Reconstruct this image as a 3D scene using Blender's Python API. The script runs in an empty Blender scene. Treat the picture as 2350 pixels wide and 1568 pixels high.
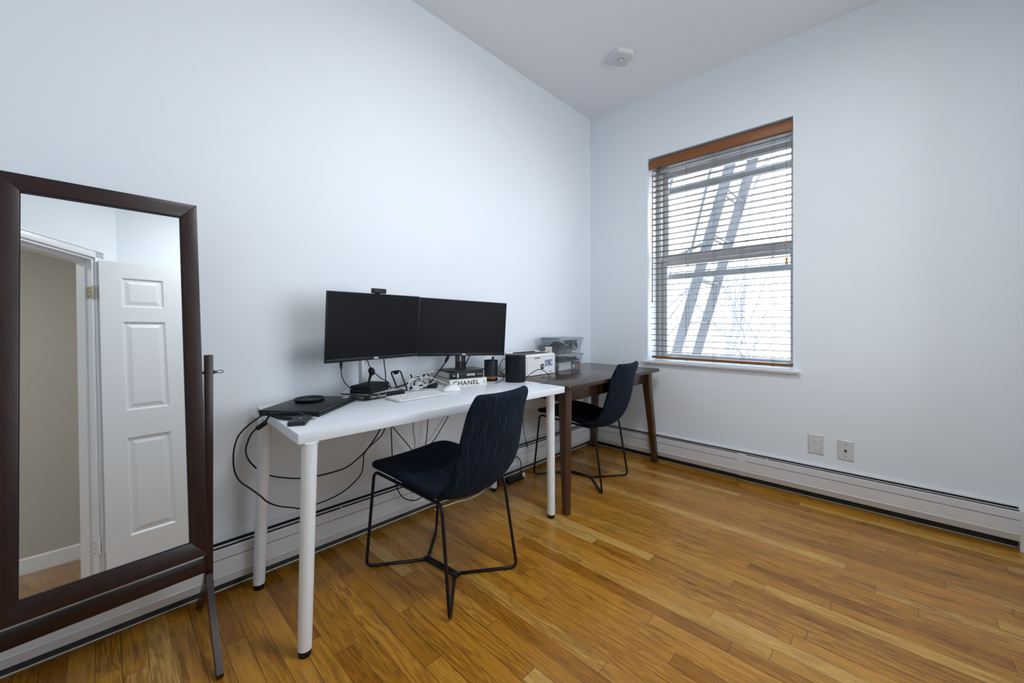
import bpy, bmesh, math, random
from mathutils import Vector, Matrix
random.seed(7)
sc = bpy.context.scene
COL = sc.collection
R = math.radians
# ------------------------------------------------------------------ camera model (2350 x 1568)
FPX, HY, YAW = 905.3, 740.8, 0.7663
CAM = Vector((-3.118, -2.001, 1.10))
FW = Vector((math.cos(YAW), math.sin(YAW), 0)); RT = Vector((math.sin(YAW), -math.cos(YAW), 0)); UP = Vector((0, 0, 1))
def ray(x, y): return FW + RT*((x-1175)/FPX) - UP*((y-HY)/FPX)
def P(x, y, d): return CAM + ray(x, y)*d              # a point at depth d
def az(x, y, z): d = ray(x, y); return CAM + d*((z-CAM.z)/d.z)
def ay(x, y, Y): d = ray(x, y); return CAM + d*((Y-CAM.y)/d.y)
def ax(x, y, X): d = ray(x, y); return CAM + d*((X-CAM.x)/d.x)

# ------------------------------------------------------------------ materials
def srgb(r, g, b):
    f = lambda c: (c/255/12.92) if c/255 <= .04045 else ((c/255+.055)/1.055)**2.4
    return (f(r), f(g), f(b), 1)
class NT:
    def __init__(s, name):
        s.m = bpy.data.materials.new(name); s.m.use_nodes = True
        s.t = s.m.node_tree; s.n = s.t.nodes; s.b = s.n['Principled BSDF']; s.out = s.n['Material Output']
    def new(s, t, **k):
        o = s.n.new(t)
        for a, v in k.items(): setattr(o, a, v)
        return o
    def link(s, a, b): s.t.links.new(a, b)
    def math(s, op, a, b=None, c=None):
        o = s.new('ShaderNodeMath', operation=op)
        for i, v in enumerate((a, b, c)):
            if v is None: continue
            if isinstance(v, (int, float)): o.inputs[i].default_value = v
            else: s.link(v, o.inputs[i])
        return o.outputs[0]
    def mixc(s, f, a, b, mode='MIX'):
        o = s.new('ShaderNodeMix', data_type='RGBA', blend_type=mode)
        for i, v in ((0, f), (6, a), (7, b)):
            if isinstance(v, (int, float)): o.inputs[i].default_value = v
            elif isinstance(v, tuple): o.inputs[i].default_value = v
            else: s.link(v, o.inputs[i])
        return o.outputs[2]
    def coord(s, scale=(1, 1, 1), kind='Object', loc=(0, 0, 0), rot=(0, 0, 0)):
        c = s.new('ShaderNodeTexCoord'); m = s.new('ShaderNodeMapping')
        m.inputs['Scale'].default_value = scale; m.inputs['Location'].default_value = loc; m.inputs['Rotation'].default_value = rot
        s.link(c.outputs[kind], m.inputs[0]); return m.outputs[0]
    def noise(s, vec, scale=5, detail=3, rough=.5, dist=0, out='Fac'):
        o = s.new('ShaderNodeTexNoise'); s.link(vec, o.inputs['Vector'])
        o.inputs['Scale'].default_value = scale; o.inputs['Detail'].default_value = detail
        o.inputs['Roughness'].default_value = rough; o.inputs['Distortion'].default_value = dist
        return o.outputs[out]
    def ramp(s, f, stops):
        o = s.new('ShaderNodeValToRGB'); s.link(f, o.inputs[0]); e = o.color_ramp.elements
        while len(e) > 1: e.remove(e[-1])
        e[0].position, e[0].color = stops[0]
        for p, c in stops[1:]:
            k = e.new(p); k.color = c
        return o.outputs[0]
    def bump(s, h, strength=.2, dist=.01):
        o = s.new('ShaderNodeBump'); o.inputs['Strength'].default_value = strength; o.inputs['Distance'].default_value = dist
        s.link(h, o.inputs['Height']); s.link(o.outputs[0], s.b.inputs['Normal'])
def plain(name, col, rough=.5, metal=0, var=.06, vs=30, bump=0, spec=.5, coat=0, sheen=0):
    t = NT(name); v = t.coord()
    n = t.noise(v, vs, 3)
    a = tuple(c*(1-var) for c in col[:3])+(1,); b = tuple(min(1, c*(1+var)) for c in col[:3])+(1,)
    t.link(t.mixc(n, a, b), t.b.inputs['Base Color'])
    t.b.inputs['Roughness'].default_value = rough; t.b.inputs['Metallic'].default_value = metal
    t.b.inputs['Specular IOR Level'].default_value = spec
    if coat: t.b.inputs['Coat Weight'].default_value = coat
    if sheen: t.b.inputs['Sheen Weight'].default_value = sheen
    if bump: t.bump(t.noise(v, vs*4, 2), bump, .002)
    return t.m
def wood(name, c0, c1, rough=.35, axis=0, scale=1.0, coat=0, spec=.5):
    t = NT(name); s = [14*scale]*3; s[axis] = 1.3*scale
    v = t.coord(tuple(s)); n = t.noise(v, 3.0, 6, .6, .6)
    w = t.math('SINE', t.math('MULTIPLY', n, 34)); w = t.math('MULTIPLY_ADD', w, .12, n)
    s2 = [140*scale]*3; s2[axis] = 5*scale
    f = t.noise(t.coord(tuple(s2)), 2.0, 3)
    m = t.math('MULTIPLY_ADD', f, .35, t.math('MULTIPLY', w, .75))
    t.link(t.ramp(m, [(.25, c0), (.8, c1)]), t.b.inputs['Base Color'])
    t.b.inputs['Roughness'].default_value = rough; t.b.inputs['Specular IOR Level'].default_value = spec
    if coat: t.b.inputs['Coat Weight'].default_value = coat; t.b.inputs['Coat Roughness'].default_value = .3
    t.bump(f, .12, .0015)
    return t.m
M = {}
M['wall'] = plain('wall_paint', (.765, .82, .865, 1), .55, var=.012, vs=2, bump=.06, spec=.25)
M['ceiling'] = plain('ceiling_paint', (.78, .80, .84, 1), .8, var=.012, vs=2, bump=.05, spec=.1)
M['hall'] = plain('hall_paint', (.52, .51, .47, 1), .7, var=.02, vs=3, bump=.15, spec=.15)
M['trim'] = plain('white_trim_paint', (.76, .79, .82, 1), .35, var=.015, vs=6)
M['door'] = plain('white_door_paint', (.76, .79, .81, 1), .35, var=.01, vs=4)
M['heater'] = plain('heater_enamel', (.66, .67, .68, 1), .35, var=.03, vs=9, bump=.03)
M['dark'] = plain('dark_recess', (.012, .013, .014, 1), .8)
M['gap_shade'] = plain('shaded_gap', (.045, .045, .035, 1), .9, var=.6, vs=25)  # near-black tone of the shaded gap under the heaters
M['plastic_w'] = plain('white_plastic', (.75, .76, .77, 1), .35, var=.01)
M['vinyl'] = plain('window_vinyl', (.60, .62, .63, 1), .35, var=.03, vs=10)
M['storm'] = plain('storm_aluminium', (.42, .46, .47, 1), .4, .3, var=.05)
M['desk'] = plain('white_desk_foil', (.74, .79, .84, 1), .32, var=.008, vs=40, spec=.4)
M['desk_edge'] = plain('white_leg_paint', (.76, .79, .80, 1), .3, var=.01)
M['black'] = plain('black_plastic', (.006, .0075, .010, 1), .42, var=.2, spec=.3)
M['blackm'] = plain('black_matte', (.006, .007, .010, 1), .7, var=.3, bump=.1, spec=.2)
M['bezel'] = plain('black_bezel', (.006, .008, .012, 1), .38, var=.1, spec=.25)
M['screen'] = plain('dark_screen', (.0022, .003, .0052, 1), .45, var=.1, spec=.12)
M['laptop'] = plain('laptop_shell', (.012, .014, .018, 1), .45, var=.1, vs=60, spec=.35)
M['blackmetal'] = plain('black_powder_coat', (.006, .006, .008, 1), .38, .1, var=.2, spec=.35)
M['gunmetal'] = plain('grey_metal', (.025, .028, .036, 1), .4, .5)
M['silver'] = plain('satin_silver', (.55, .57, .60, 1), .35, .55, var=.03)
M['chrome'] = plain('chrome', (.7, .7, .7, 1), .15, 1)
M['brass'] = plain('aged_nickel', (.42, .38, .27, 1), .35, .85, var=.2, vs=60)
M['cable'] = plain('black_cable', (.005, .006, .008, 1), .45, var=.2, spec=.3)
M['cable_w'] = plain('white_cable', (.72, .74, .77, 1), .4, var=.02)
M['cable_g'] = plain('painted_cable', (.45, .43, .40, 1), .5, var=.02)
M['paper'] = plain('book_pages', (.60, .58, .52, 1), .8, var=.1, vs=150)
M['cover_k'] = plain('black_book_cover', (.008, .008, .009, 1), .42, var=.1, spec=.3)
M['cover_w'] = plain('white_book_cover', (.72, .72, .69, 1), .5, var=.02)
M['ink_w'] = plain('white_ink', (.80, .80, .78, 1), .5, var=.01)
M['ink_k'] = plain('black_ink', (.01, .01, .012, 1), .5, var=.05)
M['ink_b'] = plain('blue_ink', (.035, .13, .36, 1), .5, var=.05)
M['ink_r'] = plain('red_ink', (.55, .06, .08, 1), .5, var=.05)
M['label'] = plain('silver_sticker', (.55, .56, .57, 1), .4, var=.25, vs=300)
M['cup'] = plain('slate_glaze', (.014, .018, .024, 1), .5, var=.1, spec=.3)
M['cork'] = plain('amber_cork', (.25, .085, .016, 1), .5, var=.4, vs=200)
M['spk'] = plain('speaker_grille', (.0035, .0055, .008, 1), .55, var=.3, vs=400, bump=.3, spec=.2)
M['lid'] = plain('grey_lid', (.20, .225, .25, 1), .35, var=.04)
M['navybag'] = plain('navy_cloth', (.012, .022, .04, 1), .8, var=.4, vs=60, bump=.3)
M['tissue'] = plain('grey_cloth', (.07, .085, .11, 1), .8, var=.5, vs=40, bump=.4)
M['smoke'] = plain('detector_plastic', (.58, .62, .62, 1), .5, var=.02)
M['smoke2'] = plain('detector_disc', (.66, .68, .72, 1), .4, var=.02)
M['plate'] = plain('wall_plate_plastic', (.60, .63, .63, 1), .35, var=.02)
M['espresso'] = wood('espresso_wood', (.009, .0030, .0028, 1), (.032, .011, .009, 1), .33, 2, .8, coat=.15, spec=.35)
M['espresso_x'] = wood('espresso_wood_rail', (.009, .0030, .0028, 1), (.032, .011, .009, 1), .33, 0, .8, coat=.15, spec=.35)
M['walnut'] = wood('walnut_leg', (.028, .008, .0015, 1), (.082, .028, .006, 1), .33, 2, 1.0, coat=.2)
M['walnut_x'] = wood('walnut_top', (.024, .011, .006, 1), (.058, .028, .016, 1), .19, 0, 1.0)
M['walnut_y'] = wood('walnut_rail', (.024, .009, .003, 1), (.062, .024, .009, 1), .38, 1, 1.0)
M['blind'] = wood('blind_wood', (.18, .058, .012, 1), (.26, .088, .020, 1), .4, 1, 1.2)
M['slat'] = wood('blind_slat', (.085, .058, .042, 1), (.155, .11, .082, 1), .4, 1, 1.2)
M['wand'] = wood('wand_wood', (.35, .16, .04, 1), (.50, .25, .07, 1), .3, 2, 2)
M['cord'] = plain('tan_cord', (.16, .13, .09, 1), .8, var=.2, vs=500)
M['iron'] = plain('fire_escape_paint', (.095, .105, .115, 1), .7, var=.4, vs=60, bump=.3)
M['bark'] = plain('winter_bark', (.24, .25, .31, 1), .9, var=.25, vs=20, bump=.4)
M['yard'] = plain('pale_ground', (.55, .53, .48, 1), .9, var=.2, vs=1)
M['brick'] = plain('far_brick', (.30, .28, .27, 1), .9, var=.2, vs=3)
# mirror and glass
t = NT('mirror_silver'); t.b.inputs['Base Color'].default_value = (.93, .95, .95, 1); t.b.inputs['Metallic'].default_value = 1
v = t.coord(); dn = t.noise(v, 420, 2); dn = t.math('GREATER_THAN', dn, .745)
t.link(t.math('MULTIPLY_ADD', dn, .22, .008), t.b.inputs['Roughness']); M['mirror'] = t.m
def glassy(name, col, mixf, rough):
    t = NT(name); tr = t.new('ShaderNodeBsdfTransparent'); tr.inputs[0].default_value = col
    mx = t.new('ShaderNodeMixShader'); n = t.noise(t.coord(), 8, 2)
    t.link(t.math('MULTIPLY_ADD', n, .06, mixf-.03), mx.inputs[0])
    t.b.inputs['Base Color'].default_value = (.7, .72, .75, 1); t.b.inputs['Roughness'].default_value = rough
    t.link(tr.outputs[0], mx.inputs[1]); t.link(t.b.outputs[0], mx.inputs[2]); t.link(mx.outputs[0], t.out.inputs[0])
    return t.m
M['glass'] = glassy('window_glass', (.97, .985, 1, 1), .07, .05)
M['bin'] = glassy('clear_bin_plastic', (.90, .92, .94, 1), .11, .12)
# denim-like upholstery: streaks run with the v of the shell
t = NT('navy_tweed'); v = t.coord((150, 9, 1), 'UV'); n1 = t.noise(v, 1.0, 4, .7)
v2 = t.coord((420, 260, 1), 'UV'); n2 = t.noise(v2, 1.0, 2)
m = t.math('MULTIPLY_ADD', n2, .40, t.math('MULTIPLY', n1, .70))
t.link(t.ramp(m, [(.40, (.0010, .0016, .003, 1)), (.56, (.0035, .0080, .017, 1)), (.71, (.017, .038, .072, 1)), (.83, (.17, .21, .29, 1))]), t.b.inputs['Base Color'])
t.b.inputs['Roughness'].default_value = .9; t.b.inputs['Specular IOR Level'].default_value = .15
t.b.inputs['Sheen Weight'].default_value = .025; t.b.inputs['Sheen Tint'].default_value = (.25, .4, .7, 1)
t.bump(n2, .35, .002); M['tweed'] = t.m
# oak strip floor, boards running along y
def floor_mat(name, W, tone):
    t = NT(name); c = t.new('ShaderNodeTexCoord'); sp = t.new('ShaderNodeSeparateXYZ'); t.link(c.outputs['Object'], sp.inputs[0])
    x, y = sp.outputs[0], sp.outputs[1]
    u = t.math('MULTIPLY_ADD', x, 1/W, 3.2558/W); row = t.math('FLOOR', u); fu = t.math('FRACT', u)
    wn = t.new('ShaderNodeTexWhiteNoise', noise_dimensions='1D'); t.link(row, wn.inputs['W']); r1 = wn.outputs['Value']
    wn2 = t.new('ShaderNodeTexWhiteNoise', noise_dimensions='1D'); t.link(t.math('ADD', row, 77.7), wn2.inputs['W']); r2 = wn2.outputs['Value']
    ln = t.math('MULTIPLY_ADD', r2, .75, .62)
    vv = t.math('ADD', t.math('DIVIDE', y, ln), t.math('MULTIPLY', r1, 9.3)); colm = t.math('FLOOR', vv); fv = t.math('FRACT', vv)
    cb = t.new('ShaderNodeCombineXYZ'); t.link(row, cb.inputs[0]); t.link(colm, cb.inputs[1])
    wid = t.new('ShaderNodeTexWhiteNoise', noise_dimensions='2D'); t.link(cb.outputs[0], wid.inputs['Vector']); idv = wid.outputs['Value']
    sepc = t.new('ShaderNodeSeparateColor'); t.link(wid.outputs['Color'], sepc.inputs[0])
    # grain coordinates, offset per board
    off = t.math('MULTIPLY', idv, 37.0)
    g = t.new('ShaderNodeCombineXYZ'); t.link(t.math('MULTIPLY_ADD', x, 20.0, off), g.inputs[0]); t.link(t.math('MULTIPLY_ADD', y, 1.5, off), g.inputs[1]); t.link(off, g.inputs[2])
    n = t.noise(g.outputs[0], 1.0, 5, .55, .35)
    rings = t.math('SINE', t.math('MULTIPLY', n, 62)); rings = t.math('MULTIPLY_ADD', rings, .5, .5)
    gf = t.new('ShaderNodeCombineXYZ'); t.link(t.math('MULTIPLY_ADD', x, 330.0, off), gf.inputs[0]); t.link(t.math('MULTIPLY_ADD', y, 9.0, off), gf.inputs[1])
    fine = t.noise(gf.outputs[0], 1.0, 3, .6)
    gs = t.new('ShaderNodeCombineXYZ'); t.link(t.math('MULTIPLY_ADD', x, 34.0, off), gs.inputs[0]); t.link(t.math('MULTIPLY_ADD', y, 3.4, off), gs.inputs[1])
    streak = t.noise(gs.outputs[0], 1.0, 4, .65, .5)
    base = t.ramp(idv, tone)
    dark = t.mixc(1.0, base, (.36, .27, .16, 1), 'MULTIPLY')
    a = t.math('MULTIPLY', rings, t.math('MULTIPLY_ADD', sepc.outputs[1], .55, .20))
    cc = t.mixc(a, base, dark)
    fm = t.new('ShaderNodeMapRange'); t.link(fine, fm.inputs[0]); fm.inputs[1].default_value = .35; fm.inputs[2].default_value = .75; fm.inputs[3].default_value = 0; fm.inputs[4].default_value = .60
    cc = t.mixc(fm.outputs[0], cc, dark)
    sm = t.new('ShaderNodeMapRange'); t.link(streak, sm.inputs[0]); sm.inputs[1].default_value = .55; sm.inputs[2].default_value = .75; sm.inputs[3].default_value = 0; sm.inputs[4].default_value = .78
    cc = t.mixc(sm.outputs[0], cc, (.06, .022, .004, 1))
    gk = t.new('ShaderNodeCombineXYZ'); t.link(t.math('MULTIPLY_ADD', x, 26.0, off), gk.inputs[0]); t.link(t.math('MULTIPLY_ADD', y, 9.0, off), gk.inputs[1])
    kn = t.new('ShaderNodeTexVoronoi'); kn.inputs['Scale'].default_value = 1.0; t.link(gk.outputs[0], kn.inputs['Vector'])
    kd = t.new('ShaderNodeMapRange'); t.link(kn.outputs['Distance'], kd.inputs[0]); kd.inputs[1].default_value = .06; kd.inputs[2].default_value = .16; kd.inputs[3].default_value = 1; kd.inputs[4].default_value = 0
    ksel = t.new('ShaderNodeSeparateColor'); t.link(kn.outputs['Color'], ksel.inputs[0])
    cc = t.mixc(t.math('MULTIPLY', t.math('MULTIPLY', kd.outputs[0], t.math('GREATER_THAN', ksel.outputs[0], .955)), .8), cc, (.045, .018, .006, 1))
    big = t.noise(c.outputs['Object'], .9, 2); cc = t.mixc(t.math('MULTIPLY', big, .35), cc, t.mixc(1.0, cc, (.72, .66, .60, 1), 'MULTIPLY'))
    # seams
    e1 = t.math('MINIMUM', fu, t.math('SUBTRACT', 1, fu)); s1 = t.math('LESS_THAN', e1, .017)
    e2 = t.math('MULTIPLY', t.math('MINIMUM', fv, t.math('SUBTRACT', 1, fv)), ln); s2 = t.math('LESS_THAN', e2, .0010)
    sm2 = t.math('MAXIMUM', t.math('MULTIPLY', s1, t.math('MULTIPLY_ADD', r1, .5, .42)), t.math('MULTIPLY', s2, .8))
    cc = t.mixc(sm2, cc, (.035, .016, .006, 1))
    t.link(cc, t.b.inputs['Base Color'])
    rg = t.math('MULTIPLY_ADD', t.noise(c.outputs['Object'], 6, 3), .16, .16); t.link(t.math('MULTIPLY_ADD', fine, .10, rg), t.b.inputs['Roughness'])
    t.b.inputs['Specular IOR Level'].default_value = .48
    h = t.math('SUBTRACT', t.math('MULTIPLY', fine, .35), sm2)
    t.bump(h, .22, .0012)
    return t.m
M['floor'] = floor_mat('oak_strip_floor', .0609, [(0, (.38, .155, .012, 1)), (.10, (.44, .190, .014, 1)), (.35, (.54, .250, .024, 1)), (.6, (.60, .292, .038, 1)), (.8, (.50, .222, .018, 1)), (.95, (.66, .370, .078, 1)), (1, (.69, .43, .125, 1))])
t = NT('fill_lamp_glass'); t.b.inputs['Emission Color'].default_value = (1, .97, .93, 1); t.b.inputs['Emission Strength'].default_value = 3  # glow of the added, unseen lamp
t.link(t.mixc(t.noise(t.coord(), 10), (.8, .8, .8, 1), (.85, .85, .85, 1)), t.b.inputs['Base Color']); M['fillglass'] = t.m

# ------------------------------------------------------------------ object helpers
WM = {}
def thing(name, label, cat, loc=(0, 0, 0), rz=0, group=None, kind=None):
    o = bpy.data.objects.new(name, None); COL.objects.link(o); o.location = loc; o.rotation_euler = (0, 0, rz)
    o.empty_display_size = .05
    WM[o.name] = Matrix.Translation(Vector(loc)) @ Matrix.Rotation(rz, 4, 'Z')
    return tag(o, label, cat, group, kind)
def tag(o, label=None, cat=None, group=None, kind=None):
    if label: o['label'] = label
    if cat: o['category'] = cat
    if group: o['group'] = group
    if kind: o['kind'] = kind
    return o
def frame(loc, rz=0, rx=0, ry=0):
    return Matrix.Translation(Vector(loc)) @ Matrix.Rotation(rz, 4, 'Z') @ Matrix.Rotation(ry, 4, 'Y') @ Matrix.Rotation(rx, 4, 'X')
I4 = Matrix.Identity(4)
class MB:
    def __init__(s): s.bm = bmesh.new(); s.uv = None
    def _new(s, geo, mi):
        for f in geo:
            if isinstance(f, bmesh.types.BMFace): f.material_index = mi
    def box(s, a, b, F=I4, bev=0, mi=0, seg=2):
        """box between corners a and b, in frame F"""
        a = Vector(a); b = Vector(b); c = (a+b)/2; d = b-a
        g = bmesh.ops.create_cube(s.bm, size=1, matrix=F @ Matrix.Translation(c) @ Matrix.Diagonal((abs(d.x), abs(d.y), abs(d.z), 1)))
        fs = {f for v in g['verts'] for f in v.link_faces}
        for f in fs: f.material_index = mi
        if bev:
            es = {e for v in g['verts'] for e in v.link_edges}
            r = bmesh.ops.bevel(s.bm, geom=list(es), offset=min(bev, .45*min(abs(d.x), abs(d.y), abs(d.z))), segments=seg, affect='EDGES', profile=.5)
            for f in r['faces']: f.material_index = mi
        return s
    def cyl(s, p0, p1, r0, r1=None, n=16, mi=0, cap=True):
        p0 = Vector(p0); p1 = Vector(p1); r1 = r0 if r1 is None else r1
        d = p1-p0; q = d.to_track_quat('Z', 'Y').to_matrix().to_4x4()
        g = bmesh.ops.create_cone(s.bm, cap_ends=cap, segments=n, radius1=r0, radius2=r1, depth=d.length, matrix=Matrix.Translation((p0+p1)/2) @ q)
        for f in {f for v in g['verts'] for f in v.link_faces}: f.material_index = mi
        return s
    def sph(s, c, r, sc=(1, 1, 1), F=None, n=16, mi=0):
        m = (F or I4) @ Matrix.Translation(Vector(c)) @ Matrix.Diagonal((sc[0], sc[1], sc[2], 1))
        g = bmesh.ops.create_uvsphere(s.bm, u_segments=n, v_segments=max(6, n//2), radius=r, matrix=m)
        for f in {f for v in g['verts'] for f in v.link_faces}: f.material_index = mi
        return s
    def tube(s, pts, r, n=8, mi=0, closed=False, rs=None):
        pts = [Vector(p) for p in pts]; N = len(pts); rings = []; prev = None
        for i, p in enumerate(pts):
            a = pts[(i-1) % N] if (i or closed) else p; b = pts[(i+1) % N] if (i < N-1 or closed) else p
            tn = (b-a).normalized()
            if prev is None:
                ref = Vector((0, 0, 1)) if abs(tn.z) < .9 else Vector((1, 0, 0)); nx = tn.cross(ref).normalized()
            else:
                nx = (prev - tn*prev.dot(tn)).normalized()
            prev = nx; ny = tn.cross(nx); rr = rs[i] if rs else r
            rings.append([s.bm.verts.new(p + (nx*math.cos(k*2*math.pi/n)+ny*math.sin(k*2*math.pi/n))*rr) for k in range(n)])
        L = N if closed else N-1
        for i in range(L):
            A, B = rings[i], rings[(i+1) % N]
            for k in range(n):
                f = s.bm.faces.new((A[k], A[(k+1) % n], B[(k+1) % n], B[k])); f.material_index = mi; f.smooth = True
        if not closed:
            for ring, rev in ((rings[0], True), (rings[-1], False)):
                f = s.bm.faces.new(ring[::-1] if rev else ring); f.material_index = mi
        return s
    def lathe(s, prof, c=(0, 0, 0), n=32, mi=0, F=I4, sx=1, sy=1):
        rings = []
        for r, z in prof:
            rings.append([s.bm.verts.new(F @ Vector((c[0]+max(r, 1e-5)*sx*math.cos(k*2*math.pi/n), c[1]+max(r, 1e-5)*sy*math.sin(k*2*math.pi/n), c[2]+z))) for k in range(n)])
        for A, B in zip(rings, rings[1:]):
            for k in range(n):
                f = s.bm.faces.new((A[k], A[(k+1) % n], B[(k+1) % n], B[k])); f.material_index = mi; f.smooth = True
        return s
    def prism(s, poly, z0, z1, F=I4, mi=0, bev=0):
        """poly in local xy, extruded z0..z1 in frame F"""
        lo = [s.bm.verts.new(F @ Vector((x, y, z0))) for x, y in poly]; hi = [s.bm.verts.new(F @ Vector((x, y, z1))) for x, y in poly]
        fs = [s.bm.faces.new(lo[::-1]), s.bm.faces.new(hi)]; n = len(poly)
        for k in range(n): fs.append(s.bm.faces.new((lo[k], lo[(k+1) % n], hi[(k+1) % n], hi[k])))
        for f in fs: f.material_index = mi
        if bev:
            es = {e for f in fs[:2] for e in f.edges}
            r = bmesh.ops.bevel(s.bm, geom=list(es), offset=bev, segments=2, affect='EDGES', profile=.5)
            for f in r['faces']: f.material_index = mi
        return s
    def grid(s, rows, mi=0, uvs=None):
        V = [[s.bm.verts.new(Vector(p)) for p in r] for r in rows]
        lay = s.bm.loops.layers.uv.verify() if uvs else None
        for i in range(len(V)-1):
            for j in range(len(V[0])-1):
                f = s.bm.faces.new((V[i][j], V[i][j+1], V[i+1][j+1], V[i+1][j])); f.material_index = mi; f.smooth = True
                if lay:
                    for l, (a, b) in zip(f.loops, ((i, j), (i, j+1), (i+1, j+1), (i+1, j))): l[lay].uv = uvs[a][b]
        return s
    def build(s, name, mats, parent=None, smooth=35, local=False, fixn=True):
        mats = mats if isinstance(mats, (list, tuple)) else [mats]
        if fixn: bmesh.ops.recalc_face_normals(s.bm, faces=s.bm.faces[:])
        me = bpy.data.meshes.new(name); o = bpy.data.objects.new(name, me); COL.objects.link(o)
        if parent is not None:
            W = WM[parent.name]
            if not local: s.bm.transform(W.inverted())
            o.parent = parent; WM[o.name] = W
        else:
            vs = [v.co for v in s.bm.verts]
            c = Vector(((min(v.x for v in vs)+max(v.x for v in vs))/2, (min(v.y for v in vs)+max(v.y for v in vs))/2, min(v.z for v in vs)))
            if name in ('floor',) or name.startswith(('wall_', 'ceiling')): c = Vector((0, 0, 0))
            s.bm.transform(Matrix.Translation(-c)); o.location = c; WM[o.name] = Matrix.Translation(c)
        if smooth:
            for f in s.bm.faces: f.smooth = True
            for e in s.bm.edges:
                if len(e.link_faces) == 2 and e.calc_face_angle(0) > R(smooth): e.smooth = False
        s.bm.to_mesh(me); s.bm.free()
        for m in mats: me.materials.append(M[m] if isinstance(m, str) else m)
        return o
def catmull(pts, k=8, closed=False):
    pts = [Vector(p) for p in pts]; out = []; n = len(pts)
    for i in range(n if closed else n-1):
        if closed: p0, p1, p2, p3 = pts[(i-1) % n], pts[i], pts[(i+1) % n], pts[(i+2) % n]
        else: p0, p1, p2, p3 = pts[max(i-1, 0)], pts[i], pts[i+1], pts[min(i+2, n-1)]
        for j in range(k):
            u = j/k
            out.append(.5*((2*p1)+(p2-p0)*u+(2*p0-5*p1+4*p2-p3)*u*u+(3*p1-p0-3*p2+p3)*u**3))
    if not closed: out.append(pts[-1])
    return out
def fillet(pts, r, k=6):
    pts = [Vector(p) for p in pts]; out = [pts[0]]
    for a, b, c in zip(pts, pts[1:], pts[2:]):
        d1 = (a-b); d2 = (c-b); q = min(r, d1.length*.45, d2.length*.45)
        s0 = b+d1.normalized()*q; s1 = b+d2.normalized()*q
        for j in range(k+1):
            u = j/k; out.append((1-u)**2*s0+2*u*(1-u)*b+u*u*s1)
    out.append(pts[-1]); return out
def text(s, size, F, mat, parent, name='lettering', off=0, ext=.0006, align='CENTER', shear=0, spacing=1.0, sx=1.0):
    cu = bpy.data.curves.new('t', 'FONT'); cu.body = s; cu.size = size; cu.extrude = ext; cu.offset = off; cu.shear = shear
    cu.align_x = align; cu.align_y = 'CENTER'; cu.space_character = spacing
    ob = bpy.data.objects.new('t', cu); COL.objects.link(ob); bpy.context.view_layer.update()
    me = bpy.data.meshes.new_from_object(ob.evaluated_get(bpy.context.evaluated_depsgraph_get()))
    bpy.data.objects.remove(ob); bm = bmesh.new(); bm.from_mesh(me); bpy.data.meshes.remove(me)
    bm.transform(F @ Matrix.Diagonal((sx, 1, 1, 1)))
    b = MB(); b.bm.free(); b.bm = bm; return b.build(name, mat, parent, smooth=0, fixn=False)
def face_frame(p, u, n):
    """frame at p with x = u (reading direction), z = n (towards the reader)"""
    u = Vector(u).normalized(); n = Vector(n).normalized(); v = n.cross(u)
    m = Matrix((u, v, n)).transposed().to_4x4(); m.translation = Vector(p); return m
def cable(name, label, pts, r=.0028, mat='cable', k=8, cat='cable', group=None):
    o = MB().tube(catmull(pts, k), r, 8).build(name, mat, None, smooth=0); return tag(o, label, cat, group)
def struct(b, name, mats, parent=None, smooth=30):
    o = b.build(name, mats, parent, smooth)
    if parent is None: o['kind'] = 'structure'
    return o

# ================================================================== ROOM SHELL
H = 2.965
struct(MB().box((-5.6, -5.2, -.12), (.02, .02, 0)), 'floor', 'floor')
struct(MB().box((-5.6, -5.2, H), (.3, .12, H+.12)), 'ceiling', 'ceiling')
struct(MB().box((-4.0, 0, -.1), (.3, .12, H)), 'wall_left', 'wall')
# window wall (x = 0) with its opening
WY0, WY1, WZ0, WZ1, XT = -1.5385, -.552, .793, 2.4475, .26
b = MB()
b.box((0, WY1, -.1), (XT, .0, H)); b.box((0, -2.75, -.1), (XT, WY0, H)); b.box((0, WY0, -.1), (XT, WY1, WZ0-.02)); b.box((0, WY0, WZ1), (XT, WY1, H))
struct(b, 'wall_right', 'wall', smooth=0)
# rear wall with an added window, out of view, to let in fill daylight
RY = -2.59; r0, r1, q0, q1 = -1.98, -.45, .72, 2.5
b = MB()
b.box((-2.70, RY-.12, -.1), (r0, RY, H)); b.box((r1, RY-.12, -.1), (0, RY, H)); b.box((r0, RY-.12, -.1), (r1, RY, q0)); b.box((r0, RY-.12, q1), (r1, RY, H))
struct(b, 'wall_rear', 'wall', smooth=0)
w2 = bpy.data.objects.new('added_window', None); COL.objects.link(w2); w2.location = ((r0+r1)/2, RY, q0); w2['kind'] = 'structure'; WM['added_window'] = Matrix.Translation(w2.location)
b = MB()
for a, c in (((r0, q0), (r0+.05, q1)), ((r1-.05, q0), (r1, q1)), ((r0, q0), (r1, q0+.06)), ((r0, q1-.06), (r1, q1)), ((r0, 1.6), (r1, 1.66))):
    b.box((a[0], RY-.10, a[1]), (c[0], RY-.06, c[1]))
b.build('window_frame', 'vinyl', w2)
MB().box((r0, RY-.082, q0), (r1, RY-.078, q1)).build('pane', 'glass', w2)
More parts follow.
